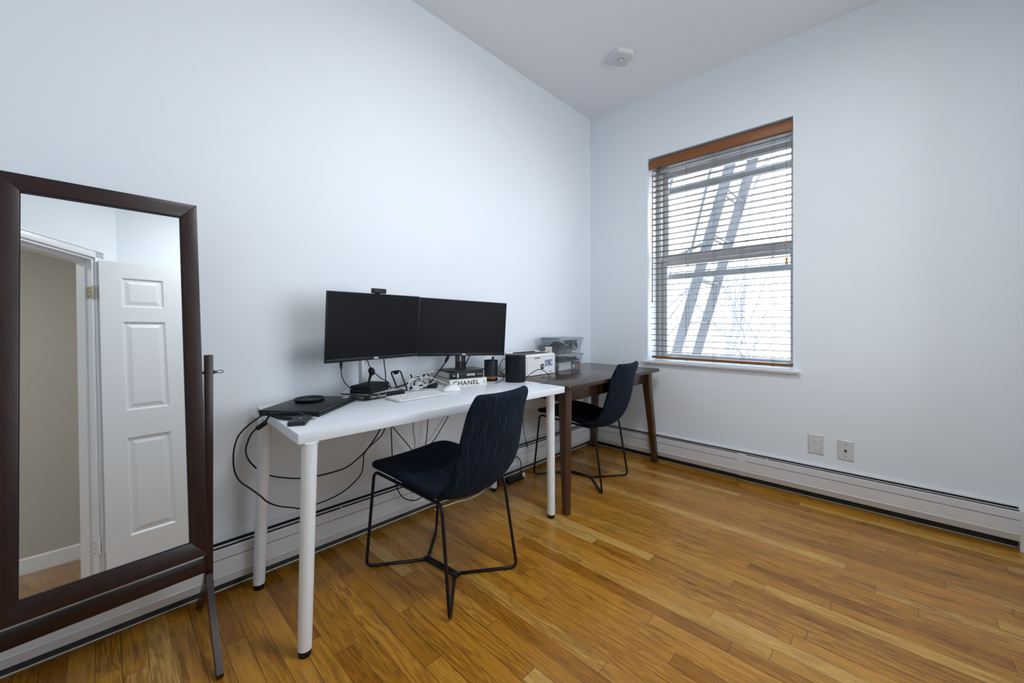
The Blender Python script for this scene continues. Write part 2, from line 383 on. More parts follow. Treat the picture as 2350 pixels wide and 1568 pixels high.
# doorway wall at an angle, camera side corner of the room
HG = Vector((-2.832, -2.506, 0)); DW = Vector((-.845, .535, 0)).normalized(); DN = Vector((-DW.y, DW.x, 0)); DN = DN if DN.dot(Vector((0, 1, 0))) > 0 else -DN
ang = math.atan2(DW.y, DW.x); FD = Matrix.Translation(HG) @ Matrix.Rotation(ang, 4, 'Z')      # x along the wall, away from hinge; +y or -y into room
sgn = 1 if (FD.to_3x3() @ Vector((0, 1, 0))).dot(DN) > 0 else -1                                # sgn*y points to the room
OW, OH, TH = .85, 2.195, .12
def dbox(b, x0, x1, y0, y1, z0, z1, bev=0): b.box((x0, min(sgn*y0, sgn*y1), z0), (x1, max(sgn*y0, sgn*y1), z1), FD, bev)
b = MB(); dbox(b, -.160, 0, -TH, 0, -.1, H); dbox(b, OW, 1.28, -TH, 0, -.1, H); dbox(b, 0, OW, -TH, 0, OH, H)
struct(b, 'wall_doorway', 'wall', smooth=0)
struct(MB().box((-4.0, -1.85, -.1), (-3.88, .0, H)), 'wall_side', 'wall')
# hall beyond the doorway
ha = math.atan2(.127, .387); FH = Matrix.Translation((-3.07, -4.19, 0)) @ Matrix.Rotation(ha, 4, 'Z')
b = MB(); b.box((-2.1, -.1, -.1), (1.15, 0, H), FH); b.box((1.15, -.1, -.1), (1.25, 1.2, H), FH); b.box((-2.15, -.1, -.1), (-2.05, 3.2, H), FH); b.box((-5.6, -1.85, -.1), (-3.9, -1.75, H))
struct(b, 'wall_hall', 'hall', smooth=0)
b = MB(); b.prism([(0, 0), (.014, 0), (.014, .085), (.010, .098), (.012, .112), (.004, .125), (0, .128)], -2.0, 1.1, FH @ Matrix(((0, 0, 1, 0), (1, 0, 0, 0), (0, 1, 0, 0), (0, 0, 0, 1))))
struct(b, 'baseboard_hall', 'trim')
# door 1: frame, open leaf, hinges
d1 = bpy.data.objects.new('door_1', None); COL.objects.link(d1); d1.location = HG; d1['kind'] = 'structure'; WM['door_1'] = Matrix.Translation(HG)
b = MB(); dbox(b, 0, .018, -TH, .0, 0, OH); dbox(b, OW-.018, OW, -TH, 0, 0, OH); dbox(b, 0, OW, -TH, 0, OH-.018, OH)
dbox(b, .018, .030, -TH+.02, -.045, 0, OH-.018); dbox(b, OW-.03, OW-.018, -TH+.02, -.045, 0, OH-.018); dbox(b, .018, OW-.018, -TH+.02, -.045, OH-.03, OH-.018)
b.build('door_jamb', 'trim', d1, 30)
b = MB()
for x0, x1, z0, z1 in ((-.052, .004, 0, OH+.056), (OW-.004, OW+.052, 0, OH+.056), (-.052, OW+.052, OH-.004, OH+.056)):
    dbox(b, x0, x1, 0, .014, z0, z1, .003)
dbox(b, -.052, OW+.052, 0, .019, OH+.044, OH+.056, .002)
b.build('door_casing', 'trim', d1, 30)
LX, LY, LW, LH = -2.814, -2.476, .81, 2.158        # leaf opened flat along the rear wall
b = MB(); b.box((LX, LY-.035, .012), (LX+LW, LY-.010, .012+LH))
cols = ((.115, .352), (.458, .695)); rows = ((.235, .875), (1.063, 1.71), (1.822, 2.047))
# raised stiles and rails leave recessed fields with bevelled panels
def slabs(b, z, x0, x1): b.box((LX+x0, LY-.0101, z[0]), (LX+x1, LY, z[1]))
xs = [0, cols[0][0], cols[0][1], cols[1][0], cols[1][1], LW]; zs = [.012, .235, .875, 1.063, 1.71, 1.822, 2.047, 2.17]
for i in range(5):
    for j in range(7):
        if i in (1, 3) and j in (1, 3, 5): continue
        slabs(b, (zs[j], zs[j+1]), xs[i], xs[i+1])
leaf = b.build('door_leaf', 'door', d1, 0)
b = MB()
for c0, c1 in cols:
    for z0, z1 in rows:
        def ring(o, y): return [Vector((LX+c0+o, y, z0+o)), Vector((LX+c1-o, y, z0+o)), Vector((LX+c1-o, y, z1-o)), Vector((LX+c0+o, y, z1-o))]
        rs = [ring(0, LY), ring(.012, LY-.011), ring(.018, LY-.011), ring(.045, LY-.003), ring(.05, LY-.003)]
        V = [[b.bm.verts.new(p) for p in r] for r in rs]
        for A, B in zip(V, V[1:]):
            for k in range(4): b.bm.faces.new((A[k], A[(k+1) % 4], B[(k+1) % 4], B[k]))
        b.bm.faces.new(V[-1])
b.build('raised_panels', 'door', leaf, 0)
for zh in (1.93, .22):
    b = MB(); dbox(b, .0175, .0195, -.040, -.004, zh-.045, zh+.045); h0 = FD @ Vector((.014, sgn*.004, 0))
    b.cyl((h0.x, h0.y, zh-.047), (h0.x, h0.y, zh+.047), .006, n=12)
    b.box((LX-.004, LY-.034, zh-.045), (LX-.0005, LY-.002, zh+.045))
    hg = b.build('hinge', 'brass' if zh > 1 else 'trim', d1, 30)
    s_ = MB()
    for dz in (-.03, 0, .03):
        p = FD @ Vector((.0197, sgn*(-.022 + .008*(dz == 0)), 0)); q = FD @ Vector((.0205, sgn*(-.022 + .008*(dz == 0)), 0))
        s_.cyl((p.x, p.y, zh+dz), (q.x, q.y, zh+dz), .0035, n=8)
    s_.build('hinge_screws', 'gunmetal', hg, 0)
b = MB(); b.sph((LX+LW-.06, LY+.05, .95), .026, (1, .8, 1)); b.cyl((LX+LW-.06, LY, .95), (LX+LW-.06, LY+.05, .95), .011); b.lathe([(.03, 0), (.03, .004), (.012, .008)], F=face_frame((LX+LW-.06, LY, .95), (1, 0, 0), (0, 1, 0)))
b.build('door_knob', 'brass', d1, 30)

# ================================================================== WINDOW 1
w1 = bpy.data.objects.new('window_1', None); COL.objects.link(w1); w1.location = (.1, -1.045, .79); w1['kind'] = 'structure'; WM['window_1'] = Matrix.Translation(w1.location)
GX = .22; gy0, gy1 = -1.494, -.631
b = MB()
b.box((.175, WY1-.036, WZ0), (.255, WY1+.001, WZ1)); b.box((.19, WY0-.001, WZ0), (.255, WY0+.012, WZ1)); b.box((.175, WY0, 2.385), (.255, WY1, WZ1)); b.box((.19, WY0, WZ0-.02), (.255, WY1, .80))
for dy in (.006, .018): b.box((.165, WY1-.036+dy, WZ0), (.178, WY1-.036+dy+.006, 2.39))
b.build('window_frame', 'vinyl', w1, 0)
def sash(name, x0, z0, z1, gz0, gz1, ye0=WY0+.012, ye1=WY1-.036):
    b = MB(); b.box((x0, gy1, z0), (x0+.03, ye1, z1), bev=.002); b.box((x0, ye0, z0), (x0+.03, gy0, z1), bev=.002)
    b.box((x0+.001, gy0-.002, z0+.0005), (x0+.029, gy1+.002, gz0)); b.box((x0+.001, gy0-.002, gz1), (x0+.029, gy1+.002, z1-.0005))
    return b.build(name, 'vinyl', w1, 30)
s = sash('lower_sash', .195, .80, 1.645, .837, 1.578); MB().box((.208, gy0, .837), (.212, gy1, 1.578)).build('pane', 'glass', s)
b = MB()                                             # wired diamond mesh in the lower pane
k = -1.2
while k < 1.2:
    for sg in (1, -1):
        # line y = gy0 + t, z = .837 + k + sg*t*1.15
        pts = []
        for ty in [i*.0043 for i in range(0, 201)]:
            yy = gy0+ty; zz = .837+.37+k+sg*(ty-.43)*1.15
            if yy <= gy1 and .838 < zz < 1.577: pts.append(Vector((.2065, yy, zz)))
        if len(pts) > 2: b.tube([pts[0], pts[-1]], .0005, 4)
    k += .036
b.build('wire_mesh', 'lid', s, 0)
s = sash('upper_sash', .228, 1.60, 2.387, 1.678, 2.327); MB().box((.241, gy0, 1.678), (.245, gy1, 2.327)).build('pane', 'glass', s)
b = MB(); b.box((.1955, -1.16, 1.645), (.222, -1.08, 1.656), bev=.003); b.box((.1955, -1.49, 1.645), (.21, -1.36, 1.650)); b.build('sash_lock', 'vinyl', w1)
b = MB(); b.box((.256, gy0-.03, 2.20), (.272, gy1+.04, 2.25)); b.box((.256, gy0-.03, 1.47), (.272, gy1+.04, 1.515)); b.box((.256, gy0-.04, .80), (.272, gy1+.05, .84))
b.build('storm_window_rail', 'storm', w1, 0)
b = MB(); b.prism([(-.036, .779), (-.034, .773), (0, .773), (.19, .773), (.19, .793), (-.034, .793), (-.038, .786)], -1.578, -.523, Matrix(((1, 0, 0, 0), (0, 0, 1, 0), (0, 1, 0, 0), (0, 0, 0, 1))))
b.build('window_sill', 'trim', w1, 30)
b = MB(); b.prism([(0, .773), (-.024, .773), (-.024, .768), (-.018, .764), (0, .764)], -1.566, -.533, Matrix(((1, 0, 0, 0), (0, 0, 1, 0), (0, 1, 0, 0), (0, 0, 0, 1))))
ap = [(-.545, .766), (-1.552, .766), (-1.552, .744), (-1.545, .734), (-1.53, .728), (-.545, .728)]
b.prism(ap, 0, .015, face_frame((0, 0, 0), (0, 1, 0), (-1, 0, 0)))
b.build('window_apron', 'trim', w1, 30)
# ------------------------------------------------------------------ blind
bl = thing('window_blind', 'two-inch wooden blind with a brown valance hanging open in the window', 'blind', (.04, -1.045, .815))
b = MB(); b.box((.006, WY0+.002, 2.358), (.020, WY1-.008, 2.430), bev=.004); b.build('valance', 'blind', bl)
MB().box((.026, WY0+.01, 2.385), (.075, WY1-.014, 2.432), bev=.003).build('headrail', 'espresso', bl)
b = MB(); yb0, yb1 = WY0+.006, WY1-.022
zsl = [2.354] + [2.31-.0451*i for i in range(33)]
for i, z in enumerate(zsl):
    dy = .006*math.sin(i*2.1) - (.006 if i > 30 else 0); tl = .002 if z > 2 else .001
    rowsv = [[(x, y, z + .0022*math.cos((x-.04)/.0255*1.35) + tl*(x-.04)/.025) for x in [.0145+.051*q/6 for q in range(7)]] for y in (yb0+abs(dy)*.3, yb1+dy)]
    top = rowsv; bot = [[(x, y, zz-.0026) for x, y, zz in r] for r in rowsv]
    b.grid(top); b.grid(bot)
    for r_, s_ in ((0, 6),):
        for e in (0, 6):
            a0, a1, a2, a3 = top[0][e], top[1][e], bot[1][e], bot[0][e]
            b.bm.faces.new([b.bm.verts.new(Vector(p)) for p in (a0, a1, a2, a3)])
    for e in (0, 1):
        b.bm.faces.new([b.bm.verts.new(Vector(p)) for p in top[e]] + [b.bm.verts.new(Vector(p)) for p in bot[e][::-1]])
b.build('slats', 'slat', bl, 50, fixn=False)
b = MB().box((.012, yb0, .812), (.068, yb1-.006, .829), bev=.003)
br = b.build('bottom_rail', 'blind', bl)
lad = [ax(px, 500, .04).y for px in (1519, 1578, 1641, 1705, 1776)]
b = MB()
for y in lad:
    for xx in (.0125, .0675): b.tube([(xx, y-.002, 2.38), (xx, y, 1.6), (xx, y+.001, .814)], .0007, 5)
    b.tube([(.040, y+.012, 2.38), (.040, y+.012, .814)], .0007, 5)
    for z in zsl: b.tube([(.0125, y, z-.0035), (.0675, y, z-.0035)], .0005, 4)
b.build('ladder_cords', 'cord', bl, 0)
for y in lad: MB().cyl((.03, y+.004, .806), (.03, y+.004, .812), .005, n=10).build('rail_button', 'ink_k', br)
wy = ax(1497, 500, .0).y
b = MB().cyl((.000, wy, 1.285), (.004, wy, 2.335), .0042, n=10); wnd = b.build('tilt_wand', 'wand', bl)
MB().lathe([(0, -.014), (.006, -.012), (.007, -.004), (.0045, .004), (.0045, .012), (0, .013)], (.000, wy, 1.28), 12).build('wand_tip', 'wand', wnd)
MB().tube(fillet([(.004, wy, 2.333), (.004, wy, 2.352), (.018, wy, 2.365)], .006), .0012, 6).build('wand_hook', 'cable_w', wnd)
py = ax(1804, 500, .0).y
pc = MB().tube([(.022, py, 2.36), (.001, py, 2.30), (.0, py, 1.63)], .0009, 5).tube([(.022, py-.012, 2.36), (.003, py-.004, 2.30), (.002, py-.001, 1.545)], .0009, 5).build('pull_cord', 'cord', bl, 0)
MB().lathe([(.002, .016), (.005, .012), (.0045, 0), (.008, -.012), (.007, -.017), (0, -.017)], (.0, py, 1.625), 14).build('cord_tassel', 'wand', pc)
MB().lathe([(.002, .024), (.006, .022), (.0065, .012), (.005, 0), (.0085, -.016), (.008, -.021), (0, -.021)], (.0, py-.003, 1.505), 14).build('cord_tassel', 'wand', pc)

# ================================================================== BASEBOARD HEATERS
def heater(name, label, Fh, L, cat='radiator', ends=(), joints=(), seams=()):
    """Fh: x along the wall from the corner, y out of the wall, z up"""
    h = thing(name, label, cat, Fh @ Vector((L/2, 0, 0)), 0)
    X = Fh @ Matrix(((0, 0, 1, 0), (1, 0, 0, 0), (0, 1, 0, 0), (0, 0, 0, 1)))     # local (y,z) polygon, extruded along x
    b = MB()
    b.prism([(0, .03), (.004, .03), (.004, .2035), (.018, .1985), (.0185, .2035), (.004, .2165), (0, .2175)], .0, L, X)
    b.build('back_plate', 'heater', h, 0)
    b = MB(); b.prism([(.056, .190), (.0655, .1915), (.0670, .189), (.0670, .152), (.0655, .1505), (.0655, .149), (.0668, .1475), (.0668, .085), (.0685, .083), (.0685, .081), (.0555, .0455), (.0535, .047), (.0655, .082), (.0650, .187), (.056, .188)], .058, L, X)
    b.build('front_panel', 'heater', h, 0)
    b = MB(); b.prism([(.0350, .187), (.0360, .1955), (.0415, .1970), (.0420, .1940), (.0375, .1930), (.0365, .187)], .03, L, X); b.build('damper_bar', 'heater', h, 0)
    b = MB(); b.box((.0, .0042, .09), (L, .0645, .180), Fh); b.box((.0, .0042, .17), (L, .0345, .192), Fh); b.box((0, .0042, .19), (L, .0052, .2035), Fh); b.box((.0, .002, .055), (L, .042, .09), Fh); b.build('element_shade_fill', 'dark', h, 0)  # dark blocks and liner put the shade inside the slots into colour
    b = MB(); b.box((.02, .002, .001), (L, .013, .056), Fh); b.build('toe_gap', 'gap_shade', h, 0)  # dark board standing in for the shade below the front panel
    b = MB(); b.box((.02, .013, 0), (L, .017, .0035), Fh); b.build('floor_bead', 'trim', h, 0)
    for i in range(int(L/.9)):
        x = .5+i*.9
        if x < L-.2: MB().box((x, .040, .1885), (x+.005, .057, .1925), Fh).build('damper_bracket', 'heater', h, 0)
    b = MB(); b.box((.058, .0660, .1494), (L, .0672, .1504), Fh)
    for x in seams: b.box((x, .0662, .083), (x+.0012, .0674, .190), Fh)
    b.build('panel_seam', 'dark', h, 0)
    for x in joints:
        b = MB(); b.prism([(.056, .1945), (.0665, .195), (.0685, .192), (.0685, .084), (.0700, .082), (.0565, .0440), (.054, .0445), (.0670, .083), (.0672, .191), (.056, .193)], x, x+.052, X); b.build('joint_cover', 'heater', h, 0)
    for x in ends:
        b = MB(); b.prism([(0, 0), (.066, 0), (.066, .046), (.0715, .08), (.0700, .195), (.060, .199), (.018, .205), (.004, .220), (0, .220)], x, x+.058, X, bev=.002); b.build('end_cap', 'heater', h, 30)
    return h
FL = Matrix.Rotation(math.pi, 4, 'Z')                                     # left wall: x -> -x, y -> -y
heater('baseboard_heater', 'white baseboard heater along the left wall, behind the desks and the standing mirror', FL, 3.86, seams=(1.917,))
FRm = Matrix.Rotation(-math.pi/2, 4, 'Z') @ Matrix.Diagonal((1, -1, 1, 1))   # window wall: x -> -y, y -> -x
heater('baseboard_heater', 'white baseboard heater along the window wall, under the window and outlets', FRm, 2.46, ends=(2.445,), joints=(1.2295,))

# ------------------------------------------------------------------ wall plates, detector
def plate(label, y0, y1, z0, z1, name, cat):
    o = thing(name, label, cat, (0, (y0+y1)/2, z0)); F = face_frame((0, (y0+y1)/2, (z0+z1)/2), (0, -1, 0), (-1, 0, 0)); w, h = (y1-y0)/2, (z1-z0)/2
    b = MB(); V = [[b.bm.verts.new(F @ Vector((sx*(w-i), sy*(h-i), z))) for sx, sy in ((-1, -1), (1, -1), (1, 1), (-1, 1))] for i, z in ((0, 0), (0, .002), (.005, .006))]
    for A, B in zip(V, V[1:]):
        for k in range(4): b.bm.faces.new((A[k], A[(k+1) % 4], B[(k+1) % 4], B[k]))
    b.bm.faces.new(V[-1]); b.bm.faces.new(V[0]); b.build('cover_plate', 'plate', o, 0); return o, F
o, F = plate('white duplex power outlet on the window wall, left of the cable plate', -1.697, -1.6165, .272, .397, 'power_outlet', 'outlet')
for dz in (.022, -.022):
    b = MB(); pr = [(.0155*math.cos(a)*1.0, max(-.0125, min(.0125, .0165*math.sin(a)))) for a in [i*math.pi/14 for i in range(28)]]
    b.prism([(x, y+dz) for x, y in pr], .005, .0072, F, bev=.0004); rc = b.build('receptacle', 'plastic_w', o, 30)
    b = MB(); b.box((-.0075, dz-.001, .0070), (-.0050, dz+.0075, .0076), F); b.box((.0050, dz-.001, .0070), (.0072, dz+.006, .0076), F); b.cyl(F @ Vector((0, dz-.0065, .007)), F @ Vector((0, dz-.0065, .0077)), .0026, n=10)
    b.build('slots', 'ink_k', rc, 0)
o, F = plate('white coaxial cable wall plate, right of the power outlet', -1.840, -1.7612, .266, .388, 'cable_wall_plate', 'wall plate')
b = MB(); b.cyl(F @ Vector((0, 0, .005)), F @ Vector((0, 0, .016)), .0046, n=14); b.cyl(F @ Vector((0, 0, .005)), F @ Vector((0, 0, .008)), .0065, n=6); b.build('coax_connector', 'gunmetal', o)
for dy in (.037, -.037): MB().cyl(F @ Vector((0, dy, .005)), F @ Vector((0, dy, .0068)), .0028, n=10).build('screw', 'gunmetal', o)
sd = thing('smoke_detector', 'white rounded-square smoke detector on the ceiling', 'smoke detector', (-.617, -.645, H-.042))
a0 = math.atan2(-.737+.6772, -.6196+.7122)
def rsq(w, r, n=6):
    out = []
    for cx, cy, a in ((w-r, w-r, 0), (-w+r, w-r, 90), (-w+r, -w+r, 180), (w-r, -w+r, 270)):
        for i in range(n+1): out.append((cx+r*math.cos(R(a+90*i/n)), cy+r*math.sin(R(a+90*i/n))))
    return out
Fs = Matrix.Translation((-.617, -.645, H)) @ Matrix.Rotation(a0, 4, 'Z')
MB().prism(rsq(.069, .028), -.030, 0, Fs, bev=.002).build('housing', 'plastic_w', sd)
MB().prism(rsq(.067, .027), -.038, -.028, Fs, bev=.002).build('cover', 'smoke', sd)
MB().lathe([(.020, -.0385), (.0225, -.0375), (.0225, -.0385), (.020, -.0395)], (0, 0, 0), 32, F=Fs).build('light_ring', 'dark', sd)
MB().lathe([(0, -.0415), (.017, -.0410), (.020, -.0385)], (0, 0, 0), 32, F=Fs).build('button', 'smoke2', sd)
# added ceiling lamp, out of view, to brighten the room
LP = Vector((-1.95, -1.70, H))
cl = thing('fill_lamp', 'added round flush lamp with white glass, out of view, for fill light', 'ceiling lamp', LP-Vector((0, 0, .09)))
MB().lathe([(0, 0), (.28, 0), (.285, -.02), (.27, -.025)], tuple(LP), 40).build('fill_lamp_base', 'silver', cl)
MB().lathe([(.27, -.02), (.268, -.05), (.21, -.078), (.10, -.09), (0, -.092)], tuple(LP), 40).build('fill_lamp_shade', 'fillglass', cl)

# ================================================================== WHITE DESK
DZ = .742
c1 = az(684.2, 997.4, DZ); c2 = az(1296, 887.5, DZ); c3 = az(565, 933.7, DZ)
u = (c2-c1); LN = u.length; du = u.normalized(); dv = Vector((-du.y, du.x, 0)); DP = (c3-c1).dot(dv)
dk = thing('white_desk', 'white rectangular desk on round white legs with black feet', 'desk', (c1.x+c2.x)/2*Vector((1, 0, 0))+Vector((0, -.34, 0)))
FDk = Matrix.Translation(c1) @ Matrix.Rotation(math.atan2(du.y, du.x), 4, 'Z')
MB().box((0, 0, -.034), (LN, DP-.018, 0), FDk, bev=.0012).build('desktop', 'desk', dk, 30)
feet = [az(699.5, 1503, 0), az(594.3, 1350, 0), az(1264.9, 1188, 0), az(1133, 1126, 0)]; sh = (.016, .026, -.005, 0)
for f, s_ in zip(feet, sh):
    top = f + RT*s_ + Vector((0, 0, .705))
    leg = MB().cyl(f+Vector((0, 0, .022)), top, .0215, .0245, 28).build('leg', 'desk_edge', dk, 50)
    MB().cyl(f, f+Vector((0, 0, .024)), .0190, .0212, 28).build('foot', 'black', leg, 50)
    MB().box((-.022, -.022, .702), (.022, .022, .7085), Matrix.Translation((top.x, top.y, 0)), bev=.002).cyl(top-Vector((0, 0, .008)), top, .0250, n=20).build('leg_bracket', 'desk_edge', leg, 50)
# ================================================================== BROWN TABLE
BZ = .740
bt = thing('walnut_table', 'dark walnut table with splayed tapered legs in the corner by the window', 'table', (-.69, -.37, 0))
tx0, tx1, ty0, ty1 = -1.2965, -.078, -.692, -.022
def rrect(x0, x1, y0, y1, r, n=5):
    o = []
    for cx, cy, a in ((x1-r, y1-r, 0), (x0+r, y1-r, 90), (x0+r, y0+r, 180), (x1-r, y0+r, 270)):
        for i in range(n+1): o.append((cx+r*math.cos(R(a+90*i/n)), cy+r*math.sin(R(a+90*i/n))))
    return o
MB().prism(rrect(tx0, tx1, ty0, ty1, .022), BZ-.022, BZ, I4, bev=.004).build('tabletop', 'walnut_x', bt, 30)
for (sx, sy) in ((-1, -1), (1, -1), (1, 1), (-1, 1)):
    fx = -1.268 if sx < 0 else -.088; fy = -.655 if sy < 0 else -.096
    tx = fx - sx*.048; ty = fy - sy*.045
    b = MB(); V = []
    for (cx, cy, z, h) in ((fx, fy, 0, .019), (tx, ty, BZ-.112, .029), (tx, ty, BZ-.0225, .029)):
        V.append([b.bm.verts.new((cx+p*h, cy+q*h, z)) for p, q in ((-1, -1), (1, -1), (1, 1), (-1, 1))])
    for A, B in zip(V, V[1:]):
        for k in range(4): b.bm.faces.new((A[k], A[(k+1) % 4], B[(k+1) % 4], B[k]))
    b.bm.faces.new(V[0]); b.bm.faces.new(V[-1])
    es = [e for e in b.bm.edges if abs((e.verts[0].co-e.verts[1].co).z) > .05]
    bmesh.ops.bevel(b.bm, geom=es, offset=.005, segments=2, affect='EDGES', profile=.5)
    b.build('leg', 'walnut', bt, 40)
ax0, ax1, ay0, ay1 = -1.268+.048, -.088-.048, -.655+.045, -.096-.045
for nm, a_, c_, m_ in (('front_apron', (ax0+.029, ay0-.006), (ax1-.029, ay0+.014), 'walnut_x'), ('back_apron', (ax0+.029, ay1-.014), (ax1-.029, ay1+.006), 'walnut_x'),
                       ('side_apron', (ax0-.006, ay0+.029), (ax0+.014, ay1-.029), 'walnut_y'), ('side_apron', (ax1-.014, ay0+.029), (ax1+.006, ay1-.029), 'walnut_y')):
    MB().box((a_[0], a_[1], BZ-.112), (c_[0], c_[1], BZ-.022), bev=.002).build(nm, m_, bt, 30)
p = ay(1375, 857, ay0-.010); MB().box((p.x+.005, ay0-.03, BZ-.105), (p.x+.011, ay0-.006, BZ-.023), bev=.001).build('drawer_runner', 'walnut', bt)
q = ay(1345, 892, ay0-.006); MB().sph((q.x, ay0-.0065, q.z), .0035).build('screw', 'silver', bt)

# ================================================================== CHAIRS
def make_chair(label, loc, rz):
    t = thing('upholstered_chair', label, 'chair', (0, 0, 0), 0, 'navy upholstered chairs with black wire legs')
    prof = [(.262, .448, .62), (.245, .462, .90), (.20, .463, 1.0), (.13, .447, 1.0), (.05, .428, .99), (-.04, .412, .97), (-.12, .400, .95), (-.185, .400, .94), (-.235, .416, .93), (-.272, .455, .92), (-.298, .51, .90), (-.318, .575, .87), (-.334, .64, .84), (-.348, .70, .81), (-.360, .755, .785), (-.370, .800, .765), (-.377, .834, .68)]
    nu = 12; rowsv = []; uvs = []
    L = 0; prev = None
    for i, (y, z, w) in enumerate(prof):
        if prev: L += math.hypot(y-prev[0], z-prev[1])
        prev = (y, z)
        a, b_ = prof[max(0, i-1)], prof[min(len(prof)-1, i+1)]
        ty, tz = b_[0]-a[0], b_[1]-a[1]; q = math.hypot(ty, tz); ny, nz = -tz/q, ty/q      # normal
        if ny+nz < 0: ny, nz = -ny, -nz
        row = []; uv = []
        for j in range(nu+1):
            s_ = (j/nu)*2-1; hw = .222*w
            cup = (.046 if i < 10 else .038)*abs(s_)**2.1*(1 if 1 < i < 15 else .6)
            if i < 4: cup *= (.12, .2, .35, .7)[i]
            row.append((hw*s_, y+ny*cup, z+nz*cup)); uv.append((hw*s_+.5, L))
        rowsv.append(row); uvs.append(uv)
    b = MB().grid(rowsv, 0, uvs); sh = b.build('seat_shell', 'tweed', t, 0, local=True)
    m = sh.modifiers.new('thick', 'SOLIDIFY'); m.thickness = .030; m.offset = 0
    m = sh.modifiers.new('sub', 'SUBSURF'); m.levels = 2; m.render_levels = 2
    # piping along the rim
    rim = [Vector(rowsv[i][0]) for i in range(1, 16)] + [Vector(p) for p in rowsv[16][1:-1]] + [Vector(rowsv[i][-1]) for i in range(15, 0, -1)]
    rr = .0068
    def path(sx, pts, r=.03): return fillet([(sx*p[0], p[1], p[2]) for p in pts], r)
    for sx in (-1, 1):
        MB().tube(path(sx, [(.188, .10, .428), (.196, .222, .441), (.206, .268, .0075), (.012, .100, .0075)], .032), rr, 10).build('front_leg', 'blackmetal', t, 0, local=True)
        MB().tube(path(sx, [(.188, .10, .428), (.186, -.205, .408), (.203, -.268, .0075), (.012, -.095, .0075)], .032), rr, 10).build('back_leg', 'blackmetal', t, 0, local=True)
        for xg, y in ((.170, .237), (.165, -.234)):
            MB().cyl((sx*xg, y, .0), (sx*xg, y, .006), .0062, n=10).build('glide', 'black', t, 0, local=True)
    MB().tube([(-.008, .112, .0085), (-.008, -.107, .0085)], rr, 10).tube([(.008, .112, .0085), (.008, -.107, .0085)], rr, 10).build('centre_bar', 'blackmetal', t, 0, local=True)
    MB().tube([(-.188, .04, .422), (0, .04, .398), (.188, .04, .422)], .006, 8).tube([(-.187, -.12, .410), (0, -.12, .376), (.187, -.12, .410)], .006, 8).build('cross_rail', 'blackmetal', t, 0, local=True)
    t.location = loc; t.rotation_euler = (0, 0, rz); return t
def dup(src, loc, rz, label):
    c = src.copy(); COL.objects.link(c); c.location = loc; c.rotation_euler = (0, 0, rz); c['label'] = label
    for ch in list(src.children):
        d = ch.copy(); COL.objects.link(d); d.parent = c
    return c
ch1 = make_chair('navy upholstered chair with black wire legs, pulled up to the white desk', (-2.0625, -.5475, 0), R(6.2))
bpy.context.view_layer.update()
dup(ch1, (-.7265, -.3860, 0), R(5), 'navy upholstered chair with black wire legs, tucked under the brown table')

# ================================================================== CHEVAL MIRROR
mth, mtl = R(4.0), R(7.6); PV = Vector((-2.862, -.29, .927))
mu = Vector((math.cos(mth), math.sin(mth), 0)); mb = Vector((-math.sin(mth), math.cos(mth), 0)); mv = UP*math.cos(mtl)+mb*math.sin(mtl); mn = mu.cross(mv)   # mn faces the room
FM = Matrix((mu, mv, mn)).transposed().to_4x4(); FM.translation = PV
cm = thing('standing_mirror', 'tall tilting mirror in a dark espresso wood stand, left of the desk', 'mirror', PV-mu*.25-Vector((0, 0, .927)))
gx0, gx1, gz0, gz1, fw = -.063-.349, -.063, -.545, .545, .049
b = MB()
o = [(gx0-fw, gz0-fw-.004), (gx1+fw-.004, gz0-fw-.004), (gx1+fw-.004, gz1+fw), (gx0-fw, gz1+fw)]; i_ = [(gx0, gz0), (gx1, gz0), (gx1, gz1), (gx0, gz1)]
fr = thing  # noqa
def mitre(k):
    b = MB(); poly = [o[k], o[(k+1) % 4], i_[(k+1) % 4], i_[k]]
    b.prism(poly, -.018, .007, FM, bev=.0015)
    return b
frm = mitre(0).build('bottom_frame_rail', 'espresso_x', cm, 30)
mitre(2).build('top_frame_rail', 'espresso_x', cm, 30)
mitre(1).build('side_frame_rail', 'espresso', cm, 30); mitre(3).build('side_frame_rail', 'espresso', cm, 30)
b = MB()
for (x0, x1, z0, z1) in ((gx0, gx1, gz1-.004, gz1), (gx0, gx1, gz0, gz0+.002), (gx0, gx0+.002, gz0, gz1), (gx1-.003, gx1, gz0, gz1)):
    b.box((x0, z0, -.004), (x1, z1, .0045), FM)
b.build('inner_bead', 'dark', cm, 0)
b = MB(); vs = [b.bm.verts.new(FM @ Vector((x, z, .0))) for x, z in ((gx0, gz0), (gx1, gz0), (gx1, gz1), (gx0, gz1))]; b.bm.faces.new(vs)
b.box((gx0, gz0, -.004), (gx1, gz1, -.0005), FM); b.build('mirror_glass', 'mirror', cm, 0)
MB().box((gx0-.02, gz0-.02, -.024), (gx1+.02, gz1+.02, -.018), FM).build('backing_board', 'espresso', cm, 0)
fcr, fcl = Vector((PV.x, PV.y, 0)), Vector((PV.x, PV.y, 0)) - mu*(.349+2*.063)
Fr = Matrix.Translation(fcr) @ Matrix.Rotation(mth, 4, 'Z'); Fl = Matrix.Translation(fcl) @ Matrix.Rotation(mth, 4, 'Z')
